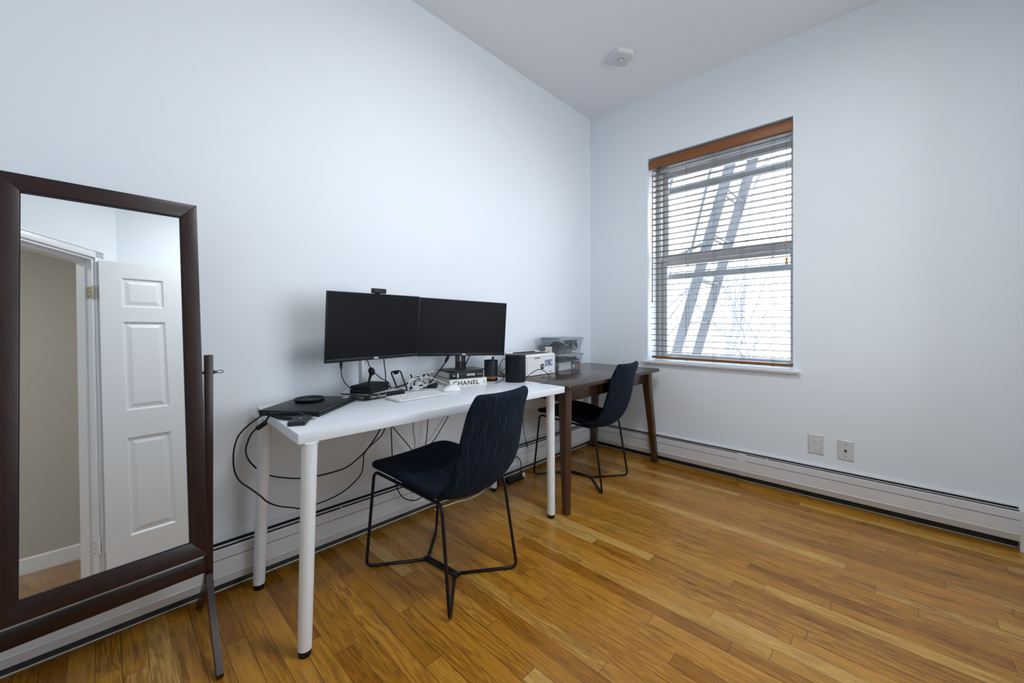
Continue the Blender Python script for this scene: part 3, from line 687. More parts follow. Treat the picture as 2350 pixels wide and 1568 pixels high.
for Fp, sx in ((Fr, 1), (Fl, -1)):
    post = MB().box((-.0115, -.013, .200), (.0115, .013, .988), Fp, bev=.003).build('post', 'espresso', cm, 30)
    b = MB(); b.cyl(Fp @ Vector((-sx*.030, 0, .927)), Fp @ Vector((-sx*.0, 0, .927)), .0048, n=10); b.cyl(Fp @ Vector((sx*.0110, 0, .927)), Fp @ Vector((sx*.0185, 0, .927)), .0065, n=12); b.cyl(Fp @ Vector((sx*.018, 0, .927)), Fp @ Vector((sx*.024, 0, .927)), .0042, n=10)
    kn = b.build('pivot_bolt', 'gunmetal', post, 30)
    lp = [Fp @ Vector((sx*(.023+.010*(1-math.cos(a))), .0135*math.sin(a)*.35, .927+.0045*math.sin(a))) for a in [k*math.pi/8 for k in range(16)]]
    MB().tube(lp, .0013, 6, closed=True).build('wing_key', 'gunmetal', kn, 0)
    Ff = Fp @ Matrix.Rotation(R(-5), 4, 'Z')
    for sy, yr, nm in ((-1, .217, 'front_foot'), (1, .205, 'back_foot')):
        n = 9; V = []; b = MB()
        for k in range(n+1):
            q = k/n; y = sy*(.012+q*(yr-.012)); z = .212*(1-q)**1.06*(1-.12*math.sin(q*math.pi)) ; th = .030-.008*q
            w = .0088; zt = z+th*.72+.004; zb = max(z-th*.45, 0) if k < n else 0
            V.append([b.bm.verts.new(Ff @ Vector(p)) for p in ((-w, y, zb), (w, y, zb), (w, y+sy*.010, zt), (-w, y+sy*.010, zt))])
        for A, B in zip(V, V[1:]):
            for k in range(4): b.bm.faces.new((A[k], A[(k+1) % 4], B[(k+1) % 4], B[k]))
        b.bm.faces.new(V[0]); b.bm.faces.new(V[-1]); b.build(nm, 'espresso', cm, 30)
    MB().box((-.0095, -.03, .14), (.0095, .03, .215), Fp, bev=.004).build('foot_block', 'espresso', cm, 30)
w_ = .349+2*.063
MB().box((-w_+.011, -.014, .242), (-.011, .014, .284), Fr, bev=.002).build('stretcher', 'espresso_x', cm, 30)

# ================================================================== MONITORS
def monitor(label, name, BL, BR, z0, z1, tilt=0, roll=0):
    BL = Vector(BL); BR = Vector(BR); uu = (BR-BL); W = uu.length; uu.normalize(); a = math.atan2(uu.y, uu.x)
    ctr = (BL+BR)/2; t = thing(name, label, 'monitor', (ctr.x, ctr.y, z0), a)
    F = Matrix.Translation((ctr.x, ctr.y, z0)) @ Matrix.Rotation(a, 4, 'Z') @ Matrix.Rotation(roll, 4, 'Y') @ Matrix.Rotation(tilt, 4, 'X') @ Matrix.Translation((0, 0, -z0))      # x along, -y to viewer
    hw = W/2
    b = MB(); b.box((-hw, 0, z0), (hw, .012, z1), F, bev=.0015); b.box((-hw*.8, .011, z0+.03), (hw*.8, .030, z1-.06), F, bev=.008); b.box((-.11, .028, z0+.06), (.11, .044, z1-.10), F, bev=.008)
    b.build('housing', 'bezel', t, 30)
    MB().box((-hw+.004, -.0012, z0+.017), (hw-.004, .001, z1-.004), F).build('screen', 'screen', t, 0)
    MB().box((-hw+.0015, -.0022, z0+.0012), (hw-.0015, .0, z0+.0165), F, bev=.0006).build('lower_bezel', 'bezel', t, 30)
    text('DELL', .0115, F @ Matrix.Translation((0, -.0024, z0+.0088)) @ Matrix.Rotation(math.pi/2, 4, 'X'), 'ink_w', t, 'maker_name', off=.0004, ext=.0003)
    return t, F
m1, F1 = monitor('black flat monitor on a silver post, left one of the pair', 'computer_monitor', (-2.445, -.222, 0), (-1.9435, -.166, 0), .921, 1.240, R(3.8))
m2, F2 = monitor('black flat monitor on two stacked books, right one of the pair', 'computer_monitor', (-1.9385, -.161, 0), (-1.4085, -.290, 0), .909, 1.228, R(2.3), R(1.9))
# silver post and base of the left one
pp = Vector((-2.222, -.122, 0)); Fp = Matrix.Translation(pp) @ Matrix.Rotation(R(6), 4, 'Z')
MB().box((-.024, -.014, .776), (.024, .012, 1.10), Fp, bev=.008, seg=3).build('stand_post', 'silver', m1, 40)
MB().prism(rrect(.006, .017, .80, .92, .005), -.0148, -.0135, Fp @ Matrix.Rotation(math.pi/2, 4, 'X') @ Matrix.Diagonal((1, 1, 1, 1))).build('cable_slot', 'lid', m1, 0)
MB().box((-.05, -.02, 1.0), (.05, .10-.045, 1.10), F1 @ Matrix.Translation((0, .04, 0)) @ Matrix.Diagonal((1, .25, 1, 1)), bev=.003).build('tilt_bracket', 'silver', m1, 30)
bc = [(-2.352, -.165), (-2.296, -.293), (-2.108, -.268), (-2.135, -.095), (-2.30, -.095)]
MB().prism(bc, .7675, .7725, I4, bev=.001).build('stand_underside', 'black', m1, 30)
MB().prism(bc, .7725, .7755, I4, bev=.001).build('stand_base', 'silver', m1, 30)
# black stand of the right one
bw = Vector((-1.655, -.192, 0)); Fb = Matrix.Translation(bw) @ Matrix.Rotation(R(-13.7), 4, 'Z')
hexa = [(-.085, -.080), (.085, -.080), (.122, -.045), (.105, .075), (-.105, .075), (-.122, -.045)]
MB().prism(hexa, .8225, .8305, Fb, bev=.0015).build('stand_base', 'bezel', m2, 30)
b = MB(); Fn = Fb @ Matrix.Translation((-.0, .030, 0))
for x0, x1 in ((-.032, -.008), (.008, .032)):
    b.prism([(x0, .829), (x1, .829), (x1*.85, 1.06), (x0*.85, 1.06)], -.006, .006, Fn @ Matrix.Rotation(math.pi/2, 4, 'X'))
b.box((-.030, -.006, .829), (.030, .006, .873), Fn); b.box((-.026, -.006, .915), (.026, .006, 1.06), Fn)
b.build('stand_neck', 'bezel', m2, 0)
MB().box((-.05, -.01, .98), (.05, .01, 1.07), Fn, bev=.003).build('tilt_bracket', 'black', m2, 30)
# webcam
wp = P(867, 668, 1.93); Fw = Matrix.Translation((0, 0, 0)); fx = (P(851, 668, 1.905)-P(882, 668, 1.945))
wc = P(866.5, 672, 1.915); wl = F1.inverted() @ wc
wt = thing('webcam', 'small black webcam clipped on top of the left monitor', 'webcam', F1 @ Vector((wl.x, .006, 1.2415)), R(6.2))
Fw = F1 @ Matrix.Translation((wl.x, 0, 1.2415))
MB().box((-.037, -.014, .0), (.032, .012, .024), Fw, bev=.003).build('body', 'black', wt, 30)
MB().cyl(Fw @ Vector((0, -.0138, .012)), Fw @ Vector((0, -.0155, .012)), .005, n=16).build('lens', 'gunmetal', wt)
MB().box((-.015, .0125, -.045), (.015, .016, .004), Fw, bev=.001).build('clip', 'black', wt)

# ================================================================== DESK TOP ITEMS
# laptop
lc = Vector((-2.512, -.251, DZ)); Fq = Matrix.Translation(lc) @ Matrix.Rotation(R(40.6), 4, 'Z')
lt = thing('laptop', 'closed black laptop lying at an angle on the left end of the white desk', 'laptop', lc, R(40.6))
MB().box((-.150, -.119, .002), (.150, .119, .0125), Fq, bev=.002).build('base', 'black', lt)
MB().box((-.1525, -.1215, .0145), (.1525, .1215, .0235), Fq, bev=.0025).build('lid', 'laptop', lt)
MB().box((-.148, -.112, .0115), (.148, .118, .0155), Fq).build('hinge_gap', 'ink_k', lt)
MB().box((.105, -.100, .0233), (.135, -.078, .0239), Fq).build('sticker', 'label', lt, 0)
MB().box((.128, .080, .0233), (.142, .104, .0238), Fq).build('lid_logo', 'gunmetal', lt, 0)
MB().box((-.147, -.100, .0233), (-.144, -.096, .0239), Fq).build('indicator', 'ink_w', lt, 0)
for sx in (-.12, .12):
    for sy in (-.09, .09): MB().cyl(Fq @ Vector((sx, sy, 0)), Fq @ Vector((sx, sy, .003)), .008).build('rubber_foot', 'black', lt)
co = thing('wireless_charger', 'round black charging dish lying on the closed laptop', 'charger', (-2.503, -.208, DZ+.0236))
MB().lathe([(0, .003), (.050, .003), (.054, .0125), (.0595, .0135), (.0605, .011), (.058, .004), (.053, 0), (0, 0)], (-2.503, -.208, DZ+.0236), 48).build('rim', 'black', co)
MB().lathe([(0, .0050), (.047, .0050), (.0475, .003)], (-2.503, -.208, DZ+.0236), 48).build('pad', 'cup', co)
dc = Vector((-2.6265, -.472, DZ)); Fd = Matrix.Translation(dc) @ Matrix.Rotation(R(59.5), 4, 'Z')
dt = thing('usb_hub', 'small dark grey metal USB hub at the front left of the desk', 'usb hub', dc, R(59.5))
MB().box((-.053, -.028, .0), (.053, .028, .0155), Fd, bev=.003).build('body', 'gunmetal', dt)
MB().box((-.004, -.003, .0154), (.008, .0, .0159), Fd).build('hub_logo', 'ink_w', dt, 0)
MB().box((-.035, -.0285, .005), (-.02, -.0278, .011), Fd).box((-.01, -.0285, .005), (.005, -.0278, .011), Fd).box((.015, -.0285, .004), (.03, -.0278, .012), Fd).build('ports', 'ink_k', dt, 0)
MB().box((.030, -.046, .003), (.046, -.028, .011), Fd, bev=.001).build('usb_stick', 'chrome', dt)
# HDMI lead with ferrite choke leaving the hub, and laptop charger lead
pl = [P(670, 960, 1.436), P(645, 964, 1.452), P(632, 965, 1.460), P(618, 968, 1.470), P(606, 973, 1.474), P(593, 981, 1.472), P(580, 992, 1.478), P(570, 1010, 1.50), P(564, 1035, 1.55), P(572, 1058, 1.62), P(595, 1080, 1.68), P(622, 1092, 1.71), P(655, 1097, 1.75), P(690, 1098, 1.80), P(726, 1093, 1.84), P(760, 1085, 1.89), P(795, 1073, 1.95), P(822, 1052, 2.00), P(840, 1034, 2.03), P(858, 1010, 2.06), P(872, 985, 2.06), P(878, 955, 2.05), P(882, 920, 2.05)]
pl[0].z = DZ+.008; pl[1].z = DZ+.008; pl[2].z = DZ+.0075; pl[3].z = DZ+.010
hd = MB().tube(catmull(pl, 7), .0033, 8).build('video_cable', 'cable', None, 0); tag(hd, 'thick black cable with ribbed choke, from the hub over the left desk edge', 'cable')
b = MB(); a_, c_ = P(611, 969.5, 1.471), P(590, 984, 1.472)
n = 14; b.tube([a_.lerp(c_, i/n) for i in range(n+1)], .008, 14, rs=[.0095-.0015*(i % 2)*(1 if 4 < i < 13 else 0) - (.004 if i in (0, n) else 0) for i in range(n+1)])
b.build('ferrite_choke', 'black', hd, 40)
p0, p1 = pl[0], pl[2]; MB().tube([p0, p0.lerp(p1, .5), p0.lerp(p1, .8), p1], .006, 8, rs=[.0065, .0065, .0055, .0040]).build('hdmi_plug', 'black', hd, 30)
pl = [P(618, 949, 1.452), P(606, 952, 1.455), P(592, 960, 1.455), P(568, 978, 1.450), P(546, 1003, 1.450), P(536, 1040, 1.450), P(538, 1080, 1.455), P(551, 1105, 1.46), P(575, 1122, 1.475), P(597, 1138, 1.49), P(615, 1153, 1.52), P(640, 1162, 1.57), P(668, 1165, 1.63), P(697, 1168, 1.68), P(725, 1158, 1.72), P(760, 1144, 1.80), P(790, 1127, 1.87), P(815, 1105, 1.93), P(830, 1085, 1.97), P(834, 1060, 1.99), P(836, 1042, 2.01), P(850, 1024, 2.04), P(875, 1000, 2.07), P(884, 980, 2.07), P(892, 950, 2.06)]
o = cable('charger_cable', 'thinner black laptop cable looping widest off the left desk edge', pl, .0028)
MB().tube([P(622, 947.5, 1.452), P(606, 952, 1.455)], .005, 8, rs=[.0058, .0036]).build('plug', 'black', o, 30)
pl = [P(612, 951, 1.47), P(635, 948.5, 1.462), P(660, 946, 1.458), P(680, 946, 1.462), P(694, 950, 1.470), P(700, 954, 1.478)]
for q in pl: q.z = max(q.z, DZ+.0045)
cable('hub_cable', 'short flat grey cable between the laptop and the USB hub', pl, .0032, 'gunmetal')
# book under the left monitor
def book(name, label, F, L, D, T, cover, mats=('paper',), group=None):
    """F at front-left-bottom of spine, x along spine, y back"""
    t = thing(name, label, 'book', F.translation, math.atan2(F[1][0], F[0][0]), group)
    b = MB(); b.box((0, 0, 0), (L, .0035, T), F, bev=.0012); b.box((0, 0, 0), (L, D, .0024), F); b.box((0, 0, T-.0024), (L, D, T), F)
    b.build('cover', cover, t, 30)
    MB().box((.0035, .003, .0025), (L-.0035, D-.004, T-.0025), F).build('pages', 'paper', t, 0)
    return t
Fk = Matrix.Translation((-2.287, -.2615, DZ)) @ Matrix.Rotation(R(1.9), 4, 'Z')
bk = book('book', 'black-spined book with white serif title lying under the left monitor base', Fk, .215, .150, .0250, 'cover_k')
def spine(F, x, z, dy=-.0006): return F @ Matrix.Translation((x, dy, z)) @ Matrix.Rotation(math.pi/2, 4, 'X')
def stroke_text(bb, F, glyphs, x, h, sp):
    """slab and didone letters built of strokes: glyph = (width, [polys])"""
    for g in glyphs:
        w, polys = g
        for pz in polys: bb.prism([(x+a*h, c*h) for a, c in pz], 0, .0006, F)
        x += (w+sp)*h
    return x
def rct(a, b_, c, d): return [(a, b_), (c, b_), (c, d), (a, d)]
def ovl(cx, cy, rx, ry, hx, hy, a0=0, a1=360, n=18):
    out = []
    for i in range(n):
        A, B = R(a0+(a1-a0)*i/n), R(a0+(a1-a0)*(i+1)/n)
        out.append([(cx+rx*math.cos(A), cy+ry*math.sin(A)), (cx+rx*math.cos(B), cy+ry*math.sin(B)), (cx+hx*math.cos(B), cy+hy*math.sin(B)), (cx+hx*math.cos(A), cy+hy*math.sin(A))])
    return out
gC = (.62, ovl(.34, .5, .34, .52, .19, .47, 42, 318) + [rct(.56, .66, .62, .98)])
go = (.50, ovl(.25, .33, .25, .34, .11, .30))
gc = (.42, ovl(.24, .33, .24, .34, .11, .30, 45, 315) + [ovl(.34, .5, .07, .07, 0.001, 0.001)[i] for i in range(0, 18)])
gh = (.56, [rct(.06, 0, .19, 1.05), rct(0, 0, .25, .04), rct(.36, 0, .49, .5), rct(.30, 0, .56, .04), rct(0, 1.0, .12, 1.05)] + ovl(.33, .5, .16, .16, .07, .11, 0, 180, 8))
ga = (.46, ovl(.20, .20, .20, .21, .08, .17) + [rct(.28, .05, .40, .5), rct(.3, 0, .46, .05)] + ovl(.24, .48, .17, .19, .06, .15, 10, 170, 8))
gn = (.56, [rct(.06, 0, .19, .64), rct(0, 0, .25, .04), rct(.36, 0, .49, .5), rct(.30, 0, .56, .04), rct(0, .60, .12, .64)] + ovl(.33, .5, .16, .16, .07, .11, 0, 180, 8))
ge = (.44, ovl(.24, .33, .24, .34, .11, .30, 40, 345) + [rct(.10, .33, .46, .37)] + ovl(.24, .33, .24, .34, .11, .30, 0, 40, 3))
gl = (.26, [rct(.06, 0, .19, 1.05), rct(0, 0, .25, .04), rct(0, 1.0, .12, 1.05)])
sp_ = (.24, [])
b = MB(); stroke_text(b, spine(Fk, .030, .0060), [gC, go, gc, go, sp_, gC, gh, ga, gn, ge, gl], 0, .0145, .04); b.build('spine_title', 'ink_w', bk, 0, fixn=False)
# two books under the right monitor
Fc = Matrix.Translation((-1.790, -.248, DZ)) @ Matrix.Rotation(R(-15), 4, 'Z')
bk = book('book', 'white book with large black capitals, lower of the two under the right monitor', Fc, .228, .185, .0410, 'cover_w', group='books under the right monitor')
text('CHANEL', .0345, spine(Fc, .098, .0185), 'ink_k', bk, 'spine_title', off=.0004, sx=1.12, spacing=1.12)
MB().prism(rct(-.0011, -.011, .0011, .011), 0, .0006, spine(Fc, .213, .0205)).build('spine_imprint', 'ink_k', bk, 0)
Fs_ = Matrix.Translation((-1.782, -.232, DZ+.0412)) @ Matrix.Rotation(R(-13.5), 4, 'Z')
bk = book('book', 'black book with small white title, upper of the two under the right monitor', Fs_, .213, .178, .0388, 'cover_k', group='books under the right monitor')
text('LOST STARS', .0150, spine(Fs_, .133, .0190), 'ink_w', bk, 'spine_title', off=.0005, sx=.62)
MB().prism(rct(-.016, -.0009, .016, .0009), 0, .0006, spine(Fs_, .190, .0190)).build('spine_small_print', 'ink_w', bk, 0)
b = MB()
for q in ovl(0, .006, .0042, .0068, .0022, .0038, n=14) + ovl(0, -.006, .0042, .0068, .0022, .0038, n=14): b.prism(q, 0, .0006, spine(Fs_, .052, .0190))
b.prism(rct(-.001, -.010, .001, .010), 0, .0007, spine(Fs_, .052, .0190)); b.prism(rct(-.0285, -.003, -.019, .0015), 0, .0006, spine(Fs_, .052, .0190))
b.build('spine_emblem', 'ink_w', bk, 0, fixn=False)
# headset microphone case
kc = Vector((-2.240, -.225, .7757)); Fk2 = Matrix.Translation(kc) @ Matrix.Rotation(R(32), 4, 'Z')
cs = thing('zip_case', 'black zipped pouch lying on the left monitor base', 'case', kc, R(32))
MB().box((-.080, -.055, 0), (.080, .055, .018), Fk2, bev=.006, seg=3).build('lower_shell', 'blackm', cs, 40)
MB().box((-.080, -.055, .0175), (.080, .055, .037), Fk2, bev=.008, seg=3).build('upper_shell', 'blackm', cs, 40)
MB().box((-.0805, -.0555, .0165), (.0805, .0555, .0185), Fk2, bev=.0006).build('zip', 'gunmetal', cs, 0)
MB().box((.080, -.02, .006), (.088, .01, .013), Fk2, bev=.002).build('pull_tab', 'black', cs)
# boom microphone
mc = thing('boom_microphone', 'black boom microphone with foam ball standing over the pouch', 'microphone', P(843, 888, 1.80))
MB().sph((0, 0, 0), .0145, (1, 1, 1.35), Matrix.Translation(P(853, 852.5, 1.80)) @ Matrix.Rotation(R(-20), 4, 'Y'), 20).build('foam_cover', 'blackm', mc)
MB().tube([P(852, 857, 1.80), P(850, 864, 1.80), P(847.5, 873, 1.80), P(845, 882, 1.80)], .005, 10, rs=[.0072, .0068, .0055, .0028]).build('boom_stem', 'black', mc, 40)
MB().tube(catmull([P(845.5, 881, 1.80), P(843, 888, 1.797), P(837, 895, 1.79), P(828, 898.5, 1.785), P(818, 898.5, 1.785)], 6), .0016, 8).build('boom_wire', 'black', mc, 0)
# cables falling from the left monitor
pl = [P(782, 828, 1.835), P(783, 848, 1.83), P(784, 862, 1.82), P(790, 876, 1.79), P(799, 887, 1.785), P(810, 894, 1.78), P(820, 897.5, 1.78), P(830, 897, 1.79), P(838, 890, 1.795)]
o = cable('monitor_cable', 'black cable curving down from the far left of the left monitor', pl, .0022)
MB().tube([P(782.5, 828, 1.835), P(783, 838, 1.835), P(783, 848, 1.83)], .006, 10, rs=[.0075, .007, .0035]).build('plug', 'black', o, 40)
cable('monitor_cable', 'black cable passing behind the foam ball, from the left monitor', [P(842, 822, 1.945), P(846, 836, 1.93), P(853, 848, 1.89), P(861, 857, 1.885), P(870, 865, 1.885), P(880, 871.5, 1.89), P(889, 876, 1.90), P(894, 881, 1.91), P(896, 890, 1.93), P(902, 896, 1.97)], .0022)
cable('monitor_cable', 'straight vertical black cable under the right half of the left monitor', [P(880, 815, 2.02), P(882, 836, 2.0), P(884.5, 856, 1.94), P(885.5, 874, 1.93), P(890, 884, 1.945), P(897, 889, 1.97)], .0026)
# phone stand
ps = thing('phone_stand', 'dark folding metal phone stand on the desk beside the keyboard', 'phone stand', P(922, 893, 2.08))
dd = 2.09
b = MB(); b.tube(fillet([P(918, 899, dd-.02), P(935, 896.5, dd-.02), P(918.5, 850.5, dd), P(897, 854, dd), P(911.5, 891, dd)], .012), .0043, 8); b.build('loop_frame', 'gunmetal', ps, 0)
MB().prism([(0, 0), (.032, 0), (.028, -.014), (.005, -.014)], -.001, .001, face_frame(P(901.5, 854.2, dd-.002), P(918, 851.5, dd-.002)-P(901.5, 854.2, dd-.002), -FW)).build('grip_pad', 'black', ps)
b = MB(); b.tube([P(906, 890.5, 2.10), P(921, 886, 2.085), P(937, 879.5, 2.07)], .0038, 6); b.build('support_bar', 'black', ps, 0)
b = MB(); b.tube([P(911, 891.5, dd), P(918, 899, dd-.02)], .003, 6); b.build('base_bar', 'gunmetal', ps, 0)
# keyboard and mouse
kcn = Vector((-2.063, -.350, DZ)); Fkb = Matrix.Translation(kcn) @ Matrix.Rotation(R(1.6), 4, 'Z')
kb = thing('keyboard', 'slim white wireless keyboard in front of the phone stand', 'keyboard', kcn, R(1.6))
KW, KD = .272, .124
b = MB(); b.prism(rrect(-KW/2, KW/2, -KD/2, KD/2, .012), .0, .002, Fkb, bev=.0005); b.build('underside', 'gunmetal', kb, 30)
b = MB(); V = [[b.bm.verts.new(Fkb @ Vector((x, y, z))) for x, y in rrect(-KW/2-.001, KW/2+.001, -KD/2-.001, KD/2+.001, .012)] for z in (.0020, .0085)]
for v_ in V[1]:
    loc = Fkb.inverted() @ v_.co; v_.co = Fkb @ Vector((loc.x, loc.y, .0065+.005*(loc.y/KD+.5)))
n = len(V[0])
for k in range(n): b.bm.faces.new((V[0][k], V[0][(k+1) % n], V[1][(k+1) % n], V[1][k]))
b.bm.faces.new(V[1]); b.bm.faces.new(V[0]); b.build('top_plate', 'plastic_w', kb, 30)
Ft = Fkb @ Matrix.Translation((0, 0, .0089)) @ Matrix.Rotation(math.atan(.005/KD), 4, 'X')
rws = [(13, .010, .0085), (14, .0165, 0), (14, .0165, 0), (13, .0165, 0), (12, .0165, 0), (10, .0165, 0)]
y = KD/2-.012
for ri, (nk, hh, _) in enumerate(rws):
    tot = KW-.016; gap = .0028
    ws = [1.0]*nk
    if ri == 1: ws[-1] = 1.5
    if ri == 2: ws[0] = 1.5
    if ri == 3: ws[0] = 1.75; ws[-1] = 1.75
    if ri == 4: ws[0] = 2.2; ws[-1] = 2.2
    if ri == 5: ws = [1, 1, 1, 1.25, 5.2, 1.25, 1, 1, 1, 1]
    un = (tot-gap*(len(ws)-1))/sum(ws); x = -tot/2
    for w in ws:
        MB().box((x, y-hh, 0), (x+w*un, y, .0024), Ft, bev=.0006, seg=1).build('key', 'plastic_w', kb, 30); x += w*un+gap
    y -= hh+gap
MB().cyl(Ft @ Vector((-KW/2+.004, KD/2-.004, -.003)), Ft @ Vector((-KW/2+.09, KD/2-.004, -.003)), .0032, n=10).build('hinge_bar', 'gunmetal', kb)
ms = thing('computer_mouse', 'white computer mouse right of the keyboard', 'mouse', (-1.842, -.325, DZ), R(-20))
Fm = Matrix.Translation((-1.842, -.325, DZ)) @ Matrix.Rotation(R(-20), 4, 'Z')
prof = [(-.050, .004, .013), (-.047, .010, .022), (-.038, .017, .0275), (-.022, .026, .0295), (0, .034, .0300), (.020, .035, .0315), (.036, .028, .0300), (.045, .018, .0235), (.050, .005, .012)]
rowsv = []
for (x, h, w) in prof:
    rowsv.append([Fm @ Vector((x, w*math.cos(a), max(0.001, h*math.sin(a)**.7 if math.sin(a) > 0 else 0))) for a in [math.pi*k/12 for k in range(13)]])
b = MB().grid(rowsv); b.bm.faces.new([b.bm.verts.new(p) for p in rowsv[0]]); b.bm.faces.new([b.bm.verts.new(p) for p in rowsv[-1]]); b.build('shell', 'plastic_w', ms, 60)
MB().cyl(Fm @ Vector((-.030, -.0025, .0205)), Fm @ Vector((-.030, .0025, .0205)), .0052, n=16).build('scroll_wheel', 'lid', ms)
MB().tube([Fm @ Vector((-.046, 0, .0125)), Fm @ Vector((-.034, 0, .0196)), Fm @ Vector((-.020, 0, .0275))], .0006, 5).build('button_seam', 'lid', ms, 0)
# adaptors and coiled white leads
ad = thing('power_adapter', 'black rounded charger brick lying behind the keyboard', 'power adapter', (-1.865, -.175, DZ), R(-40))
Fa = Matrix.Translation((-1.868, -.165, DZ)) @ Matrix.Rotation(R(-42), 4, 'Z')
MB().box((-.045, -.025, 0), (.045, .025, .026), Fa, bev=.010, seg=3).build('body', 'black', ad, 50)
MB().box((-.046, -.026, .0125), (.046, .026, .0135), Fa, bev=.0004).build('seam_band', 'gunmetal', ad, 0)
ad = thing('power_adapter', 'small black upright plug block amid the white leads', 'power adapter', P(957, 884, 2.15), R(-20))
Fa = Matrix.Translation(Vector((P(957, 880, 2.17).x, P(957, 880, 2.17).y, DZ))) @ Matrix.Rotation(R(-20), 4, 'Z')
MB().box((-.017, -.014, 0), (.017, .014, .062), Fa, bev=.005, seg=3).build('body', 'black', ad, 50)
MB().box((-.013, -.002, .060), (-.005, .002, .082), Fa @ Matrix.Rotation(R(-18), 4, 'Y')).box((.005, -.002, .058), (.013, .002, .088), Fa @ Matrix.Rotation(R(22), 4, 'Y')).build('prongs', 'black', ad, 0)
ad = thing('power_adapter', 'white square charger block under the coiled white leads', 'power adapter', P(951, 890, 2.06), R(-30))
Fa = Matrix.Translation(Vector((P(951, 885, 2.09).x, P(951, 885, 2.09).y, DZ))) @ Matrix.Rotation(R(-30), 4, 'Z')
MB().box((-.026, -.022, 0), (.026, .022, .022), Fa, bev=.004).build('body', 'plastic_w', ad)
MB().box((.026, -.010, .006), (.030, .010, .016), Fa, bev=.001).build('socket_face', 'lid', ad)
cable('charging_lead', 'white lead arching from the coil towards the mouse', [P(944, 893, 2.08), P(936, 884, 2.10), P(942, 873, 2.13), P(955, 869, 2.15), P(975, 868, 2.17), P(1000, 871, 2.18), P(1015, 877, 2.19), P(1030, 884, 2.20), P(1043, 890, 2.22)], .0016, 'cable_w')
o = cable('charging_lead', 'white lead with its tip sticking up above the coil', [P(949, 893, 2.07), P(940, 886, 2.10), P(939, 878, 2.12), P(947, 868, 2.13), P(962, 862, 2.14), P(980, 856, 2.13), P(990, 853.5, 2.13)], .0016, 'cable_w')
MB().tube([P(985, 855, 2.13), P(992, 853, 2.13), P(996.5, 851.5, 2.13)], .003, 8, rs=[.0024, .0030, .0026]).build('tip', 'cable_w', o, 40)
lp = [P(968+14*math.cos(a), 880+ -8*math.sin(a), 2.10+.03*math.sin(a)) for a in [k*2*math.pi/12 for k in range(12)]]
for q in lp: q.z = max(q.z, DZ+.003)
tag(MB().tube(catmull(lp, 4, True), .0016, 8, closed=True).build('charging_lead', 'cable_w', None, 0), 'round loop of white lead in front of the black charger brick', 'cable')
o = cable('charging_lead', 'bundle of white lead held by a black strap, left of the coil', [P(945, 893, 2.05), P(955, 888, 2.06), P(965, 880, 2.08), P(972, 884, 2.08), P(960, 891, 2.06), P(948, 894, 2.05), P(955, 884, 2.08), P(968, 876, 2.10), P(978, 889, 2.06)], .0016, 'cable_w')
MB().cyl(P(940.5, 889, 2.05), P(946, 892, 2.05), .0085, n=14).build('strap', 'black', o)
for i, (cx, cy, rx, ry, dp, tl, lab) in enumerate(((958, 879, 21, 12, 2.09, .3, 'widest oval loop of white lead in the coil behind the keyboard'), (950, 882, 13, 11, 2.07, -.4, 'small loop of white lead just right of the phone stand'), (975, 874, 24, 9, 2.13, .15, 'shallow flat loop of white lead behind the charger brick'), (963, 884, 11, 9, 2.06, .9, 'tight front loop of white lead leaning against the coil'))):
    lp = [P(cx+rx*math.cos(a)*math.cos(tl)-ry*math.sin(a)*math.sin(tl), cy-ry*math.sin(a)*math.cos(tl)-rx*.35*math.cos(a)*math.sin(tl), dp+.03*math.sin(a+i)) for a in [k*2*math.pi/14 for k in range(14)]]
    for q in lp: q.z = max(q.z, DZ+.003)
    tag(MB().tube(catmull(lp, 4, True), .0015, 8, closed=True).build('charging_lead', 'cable_w', None, 0), lab, 'cable')
cable('charging_lead', 'flat white lead lying between the charger brick and the white book', [az(1000, 884, DZ+.003), az(1012, 878, DZ+.003), az(1020, 880, DZ+.003), az(1016, 885, DZ+.003), az(1004, 888, DZ+.003)], .0018, 'cable_w')
cable('adapter_cable', 'grey and white lead arching above the phone stand', [P(913, 883, 2.14), P(918, 872, 2.15), P(930, 860, 2.17), P(945, 854, 2.19), P(960, 852, 2.20), P(972, 855, 2.20), P(980, 866, 2.19), P(984, 876, 2.17)], .0022, 'cable_w')
cable('adapter_cable', 'short black lead looping behind the upright plug block', [P(971, 880, 2.20), P(972, 868, 2.20), P(977, 859, 2.20), P(983, 861, 2.20), P(985, 872, 2.18), P(988, 880, 2.16)], .0024, 'cable')
o = cable('display_cable', 'black lead running diagonally from the right monitor to the charger brick', [P(1031, 812, 2.20), P(1026, 826, 2.20), P(1021, 834, 2.20), P(1010, 849, 2.19), P(998, 865, 2.17), P(988, 877, 2.15)], .0036)
MB().tube([P(1029.5, 817, 2.20), P(1026, 824, 2.20), P(1022, 831.5, 2.20)], .009, 6, rs=[.0085, .0095, .0075]).build('plug', 'black', o, 30)
cable('display_cable', 'black lead slanting behind the neck of the right monitor', [P(1080, 812, 2.40), P(1071, 832, 2.42), P(1063, 848, 2.43), P(1055, 862, 2.45)], .0030)
